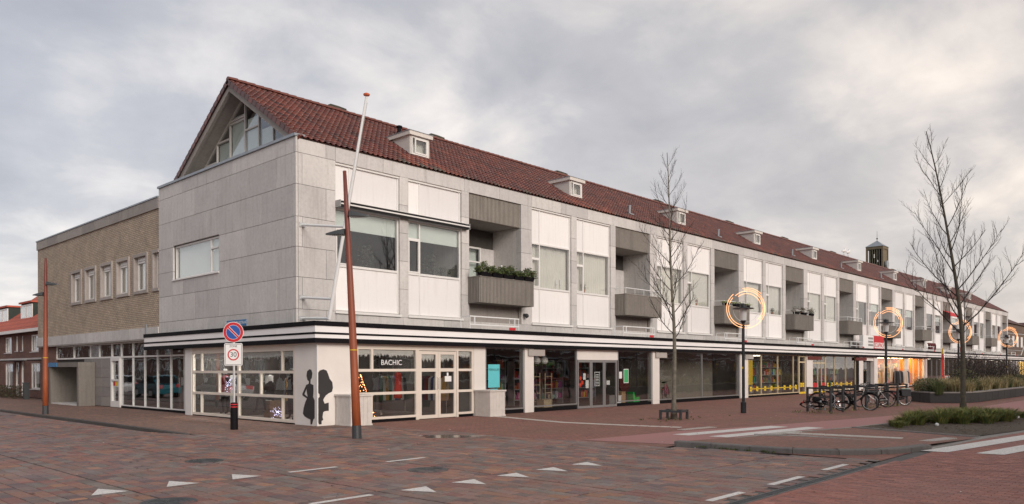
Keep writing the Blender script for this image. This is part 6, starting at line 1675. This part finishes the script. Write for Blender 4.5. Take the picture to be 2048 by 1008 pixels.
# ================================================================== OTHER BUILDINGS
def row_house(loc, rz, label, W=6.0, group=None, detail=True, brick=None, roofm=None):
    """terraced brick house; local front faces -Y, x runs along the street"""
    t = thing('brick_house', label, 'house', loc, rz, group)
    D, ze, zr = 8.5, 4.35, 8.0; bm2 = brick or M_redbrick_y
    op = [(.7, 2.7, .55, 2.25), (3.2, 4.1, .05, 2.3), (4.5, 5.3, .05, 2.35), (.7, 2.4, 2.95, 4.05), (3.3, 3.9, 3.05, 4.05), (4.6, 5.1, 3.05, 4.05)]
    xs_ = sorted({0, W}|{v for a, b, c, d in op for v in (a, b)}); mb = MB(); zz = sorted({0, ze}|{v for a, b, c, d in op for v in (c, d)})
    for a, b in zip(xs_, xs_[1:]):
        z0 = None
        for c, d in list(zip(zz, zz[1:]))+[(None, None)]:
            solid = c is not None and not any(p <= a+.001 and b <= q+.001 and r_ <= c+.001 and d <= s_+.001 for p, q, r_, s_ in op)
            if solid and z0 is None: z0 = c
            if not solid and z0 is not None: mb.box(a, b, 0, .25, z0, zprev); z0 = None
            zprev = d
    mb.box(.0, .2, .25, D, 0, ze); mb.box(W-.2, W, .25, D, 0, ze); mb.box(.2, W-.2, D-.2, D, 0, ze)
    mb.build('wall', bm2, t)
    bx('interior', M_innerdark, t, .2, W-.2, 2.0, 2.1, 0, ze)
    for i, (a, b, c, d) in enumerate(op):
        f2 = MB(); frame_rect(f2, 'x', a+.002, b-.002, c+.002, d-.002, .09, .06, .16)
        if b-a > 1.2: f2.box((a+b)/2-.3, (a+b)/2-.22, .06, .16, c+.09, d-.09); 
        if c < .1: f2.box(a+.09, b-.09, .08, .14, c+.09, c+.75)
        o = f2.build('door' if c < .1 else 'window', M_frame, t); bx('pane', M_glass, o, a+.09, b-.09, .10, .106, c+.09, d-.09)
        if c > .1: bx('window_sill', M_conc, o, a-.04, b+.04, -.05, .06, c-.05, c)
        if i in (0, 3): bx('curtain', M_curtain, o, a+.1, a+.6, .3, .31, c, d)
    r2 = MB(); r2.prism([(-.35, ze), (D/2, zr), (D+.35, ze), (D+.35, ze-.12), (D/2, zr-.15), (-.35, ze-.12)], 'x', 0, W); o = r2.build('roof', roofm or M_roofred, t); fixn(o.data)
    bx('gutter', M_frame, t, 0, W, -.45, -.36, ze-.14, ze+.06)
    d2 = MB(); d2.box(.6, 3.4, 1.05, 4.0, 5.0, 6.45); o = d2.build('dormer', plain('dark_green_boards', (.02, .035, .028), .7, var=.2), t)
    bx('dormer_roof', roofm or M_roofred, o, .5, 3.5, .9, 4.1, 6.45, 6.57)
    for a, b in ((.7, 1.95), (2.05, 3.3)):
        f2 = MB(); frame_rect(f2, 'x', a, b, 5.2, 6.35, .1, .98, 1.049); q = f2.build('window_frame', M_frame, o); bx('pane', M_glass, o, a+.1, b-.1, 1.0, 1.006, 5.3, 6.25); bx('curtain', M_curtain, o, a+.1, b-.1, 1.03, 1.036, 5.3, 6.25)
    bx('lintel_band', M_conc, t, .02, W-.02, -.03, -.002, 2.42, 2.56)
    bx('door_canopy', M_black, t, 3.0, 5.5, -.8, -.031, 2.36, 2.42)
    MB().box(W-1.0, W-.3, D/2-.3, D/2+.3, zr-.4, zr+.6).cyl((W-.65, D/2, zr+.6), (W-.65, D/2, zr+.95), .12, n=8).build('chimney', bm2, t)
    return t
# the street beyond the annex: fronts look towards -X
for i in range(3):
    y1 = 29.2+(i+1)*6.0
    row_house((1.5, y1, 0), R(-90), ('red brick terraced house nearest the yellow brick annex', 'second red brick terraced house up the side street', 'third red brick terraced house up the side street')[i], group='terraced houses up the side street')
t = thing('front_hedge', 'dark low garden hedge before the terraced houses', 'hedge', (.3, 35.5, 0)); mb = MB()
for _ in range(1500):
    p = Vector((rnd.uniform(-.35, .35), rnd.uniform(-4, 4), rnd.uniform(.05, .8))); u = Vector((rnd.gauss(0, 1), rnd.gauss(0, 1), rnd.gauss(0, 1))).normalized()*.06; v = u.orthogonal().normalized()*.03; mb.add([p-u, p+v, p+u, p-v], [(0, 1, 2, 3)], rnd.choice([(.04, .04, .02), (.05, .055, .025), (.06, .035, .02)]))
mb.build('foliage', M_leaf, t)
bx_ = tag(MB().box(-.14, .14, -.14, .14, 0, .95).box(-.17, .17, -.17, .17, .95, 1.02).build('garden_post', M_darksteel, None, (.4, 31.2, 0)), 'short dark garden post at the end of the terrace', 'post')
# terraces across the streets, seen in the shop windows
h0 = row_house((2, -31.5, 0), R(180), 'red brick terraced house across the main road mirrored in the shop glass', 6.98, 'terraced houses across the main road', True, M_redbrick_x, M_roofred)
h0.scale = (1, 1, 1.18)
for i in range(1, 17): c_ = copy_tree(h0); c_.location = (2+7.0*i, -31.5, 0)
h1 = row_house((-21, 18, 0), R(90), 'red brick terraced house across the side street mirrored in the corner shop glass', 6.98, 'terraced houses across the side street', True, M_redbrick_y, M_roofred)
h1.scale = (1, 1, 1.18)
for i in range(1, 12): c_ = copy_tree(h1); c_.location = (-21, 18+7.0*i, 0)
# parked cars that the shop glass mirrors
def car(loc, rz, label, paint):
    t = thing('parked_car', label, 'car', loc, rz, 'cars mirrored in the shop glass')
    prof_ = [(-2.0, .30), (-2.05, .62), (-1.95, .86), (-1.2, .93), (1.1, .93), (1.85, .80), (2.05, .62), (2.05, .30), (1.65, .26), (-1.6, .26)]
    b_ = MB()
    for p_, w_ in ((prof_, .84),): b_.prism(p_, 'y', -w_, w_)
    b_.prism([(-1.75, .90), (-1.35, 1.40), (-.9, 1.47), (.25, 1.46), (1.15, .92)], 'y', -.70, .70)
    o = b_.build('body', paint, t); fixn(o.data)
    g_ = MB(); g_.prism([(-1.62, .95), (-1.3, 1.36), (-.9, 1.41), (.22, 1.40), (.98, .95)], 'y', -.712, .712); o = g_.build('window', M_black, t); fixn(o.data)
    g_ = MB(); g_.prism([(.36, 1.42), (1.12, .95), (1.15, .96), (.40, 1.44)], 'y', -.62, .62); g_.prism([(-1.74, .96), (-1.40, 1.38), (-1.43, 1.38), (-1.77, .96)], 'y', -.62, .62); o = g_.build('windscreen', M_black, t); fixn(o.data)
    for x in (-1.28, 1.30):
        for y in (-.76, .76):
            w_ = MB().cyl((x, y-.1, .31), (x, y+.1, .31), .31, n=20).build('wheel', M_rubber, t); MB().cyl((x, y-.108, .31), (x, y+.108, .31), .19, n=16).build('rim', M_silver, w_)
    for y in (-.62, .62):
        MB().box(1.9, 2.06, y-.16, y+.16, .62, .76).build('headlight', M_paper, t); MB().box(-2.07, -1.95, y-.14, y+.14, .66, .88).build('tail_light', M_red, t)
P_teal = plain('teal_car_paint', (.015, .13, .17), .25, var=.03); P_sil = plain('silver_car_paint', (.55, .56, .57), .25, .3, var=.03); P_redc = plain('red_car_paint', (.30, .03, .03), .25, var=.03); P_drk = plain('dark_car_paint', (.05, .055, .07), .25, var=.03)
for i, (x, y, rz, p_, lab) in enumerate(((-7.3, 30.5, 90, P_teal, 'teal car parked in the side street mirrored in the annex glass'), (-7.3, 37.5, 90, P_sil, 'silver car behind the teal one in the side street'), (-8.5, 22, 90, P_sil, 'silver car parked before the teal one in the side street'), (39.5, -25.3, 0, P_redc, 'red car on the main road mirrored in the bicycle shop glass'), (47.5, -25.3, 0, P_drk, 'dark car on the main road mirrored in the grey shop doors'), (59, -25.3, 0, P_sil, 'silver car on the main road mirrored before the brown screen'), (66, -25.3, 180, P_sil, 'second silver car on the main road mirrored before the brown screen'), (73.5, -25.3, 0, P_drk, 'dark car on the main road mirrored at the end of the brown screen'))):
    car((x, y, 0 if y < 0 else -.075), R(rz), lab, p_)
# ---- clock tower
tw = thing('clock_tower', 'square brick clock tower with louvred belfry rising behind the tiled roof', 'tower', (199.0, 44.5, 0))
M_tb = plain('tower_brick', (.16, .13, .085), .9, var=.2, scale=2); W2 = 2.15
MB().box(-W2, W2, -W2, W2, 0, 22.5).build('shaft', M_tb, tw)
be = MB()
for a in (-W2, W2-.45):
    for b in (-W2, W2-.45): be.box(a, a+.45, b, b+.45, 22.5, 32.6)
be.box(-W2, W2, -W2, W2, 32.6, 33.3); be.box(-W2+.46, W2-.46, -W2+.2, -W2+.5, 22.5, 32.6)
be.build('belfry', M_tb, tw)
MB().box(-W2+.6, W2-.1, -W2+.6, W2-.6, 22.5, 32.5).build('dark_chamber', M_black, tw)
for i in range(5):
    y = -W2+.45+(2*W2-.9)*(i+1)/6; bx('louvre', plain('tower_slat', (.13, .125, .09), .8, var=.1), tw, -W2+.1, -W2+.3, y-.09, y+.09, 22.5, 32.6)
o_ = MB().add([(-W2-.15, -W2-.15, 33.3), (W2+.15, -W2-.15, 33.3), (W2+.15, W2+.15, 33.3), (-W2-.15, W2+.15, 33.3), (0, 0, 35.1)], [(0, 1, 4), (1, 2, 4), (2, 3, 4), (3, 0, 4), (0, 3, 2, 1)]).build('roof', M_zinc, tw)
MB().cyl((0, 0, 35), (0, 0, 37.6), .06, .03, 6).lathe([(.0, 35.3), (.22, 35.5), (.22, 35.65), (.0, 35.85)], 8).build('spire', M_darksteel, tw)
ck = MB(); disc(ck, 1.0, -W2-.5, -W2, 28.6, 20); ck.build('clock', M_zinc, tw)
MB().box(-W2-.05, -W2+.08, -.05, .15, 30.3, 31.3).box(-W2-.05, -W2+.08, -.9, -.7, 29.2, 29.7).build('clock_hand', M_frame, tw)
# ---- the buildings past the end of the block
e1 = thing('brown_brick_building', 'brown brick building with red roof adjoining the far end of the block', 'building', (XEND+.4, 1.0, 0))
MB().box(0, 18, 0, 9, 0, 8.2).build('wall', M_brownbrick_x, e1); o_ = MB().prism([(-.3, 8.2), (4.5, 10.6), (9.3, 8.2)], 'x', -.2, 18.2).build('roof', M_roofdeck, e1); fixn(o_.data)
for x in (4, 9, 14): MB().box(x, x+.9, 3, 4, 9, 11).build('chimney', M_brownbrick_x, e1)
for i in range(5): bx('window', M_frame, e1, 1.5+3.3*i, 3.0+3.3*i, -.05, -.002, 4.8, 6.4)
e2 = thing('white_shop_building', 'low white building with lit yellow shop front at the far end of the street', 'building', (134, -6, 0))
MB().box(0, 16, 0, 9, 0, 7).build('wall', M_frame, e2); MB().box(-.3, 16.3, -1.2, 0, 2.9, 3.3).build('canopy', M_zinc, e2)
for i in range(4): bx('lit_window', plain('lit_shop_window', (.9, .6, .2), .5, var=.3, scale=.8, emit=(1.0, .60, .18), estr=.7), e2, .6+3.8*i, 3.8+3.8*i, -.06, -.002, .5, 2.7); 
for i in range(4): bx('window', M_zinc, e2, .8+3.8*i, 3.6+3.8*i, -.05, -.002, 4.0, 5.9)
bx('lit_window', MATS['lit_shop_window'], e2, -.06, -.002, 1, 5, .5, 2.6)
e3 = thing('dark_roofed_building', 'distant dark roofed building closing the street', 'building', (160, -30, 0)); MB().box(0, 12, 0, 40, 0, 8).build('wall', M_brownbrick, e3); o_ = MB().prism([(0, 8), (6, 10.5), (12, 8)], 'y', -.5, 40.5).build('roof', M_roofdeck, e3); fixn(o_.data)
for i in range(8): bx('window', M_frame, e3, -.05, -.002, 2+4.8*i, 4.2+4.8*i, 4.6, 6.2)
# gull pair on the ridge
for x, nm in ((62.6, 'white gull on the ridge left of the clock tower'), (63.7, 'second white gull on the ridge left of the clock tower')):
    g2 = MB(); g2.tube([(-.3, 0, .22), (-.15, 0, .27), (.05, 0, .30), (.2, 0, .36), (.27, 0, .45), (.33, 0, .47), (.42, 0, .45)], [.02, .07, .10, .08, .05, .055, .01], 8); g2.cyl((.02, .03, 0), (.02, .03, .22), .012, n=5).cyl((.02, -.03, 0), (.02, -.03, .22), .012, n=5)
    tag(g2.build('gull', M_frame, None, (x, RIDGE_Y, RIDGE_Z+.14), smooth=True), nm, 'bird', 'gulls on the ridge').scale = (1.6, 1.6, 1.6)
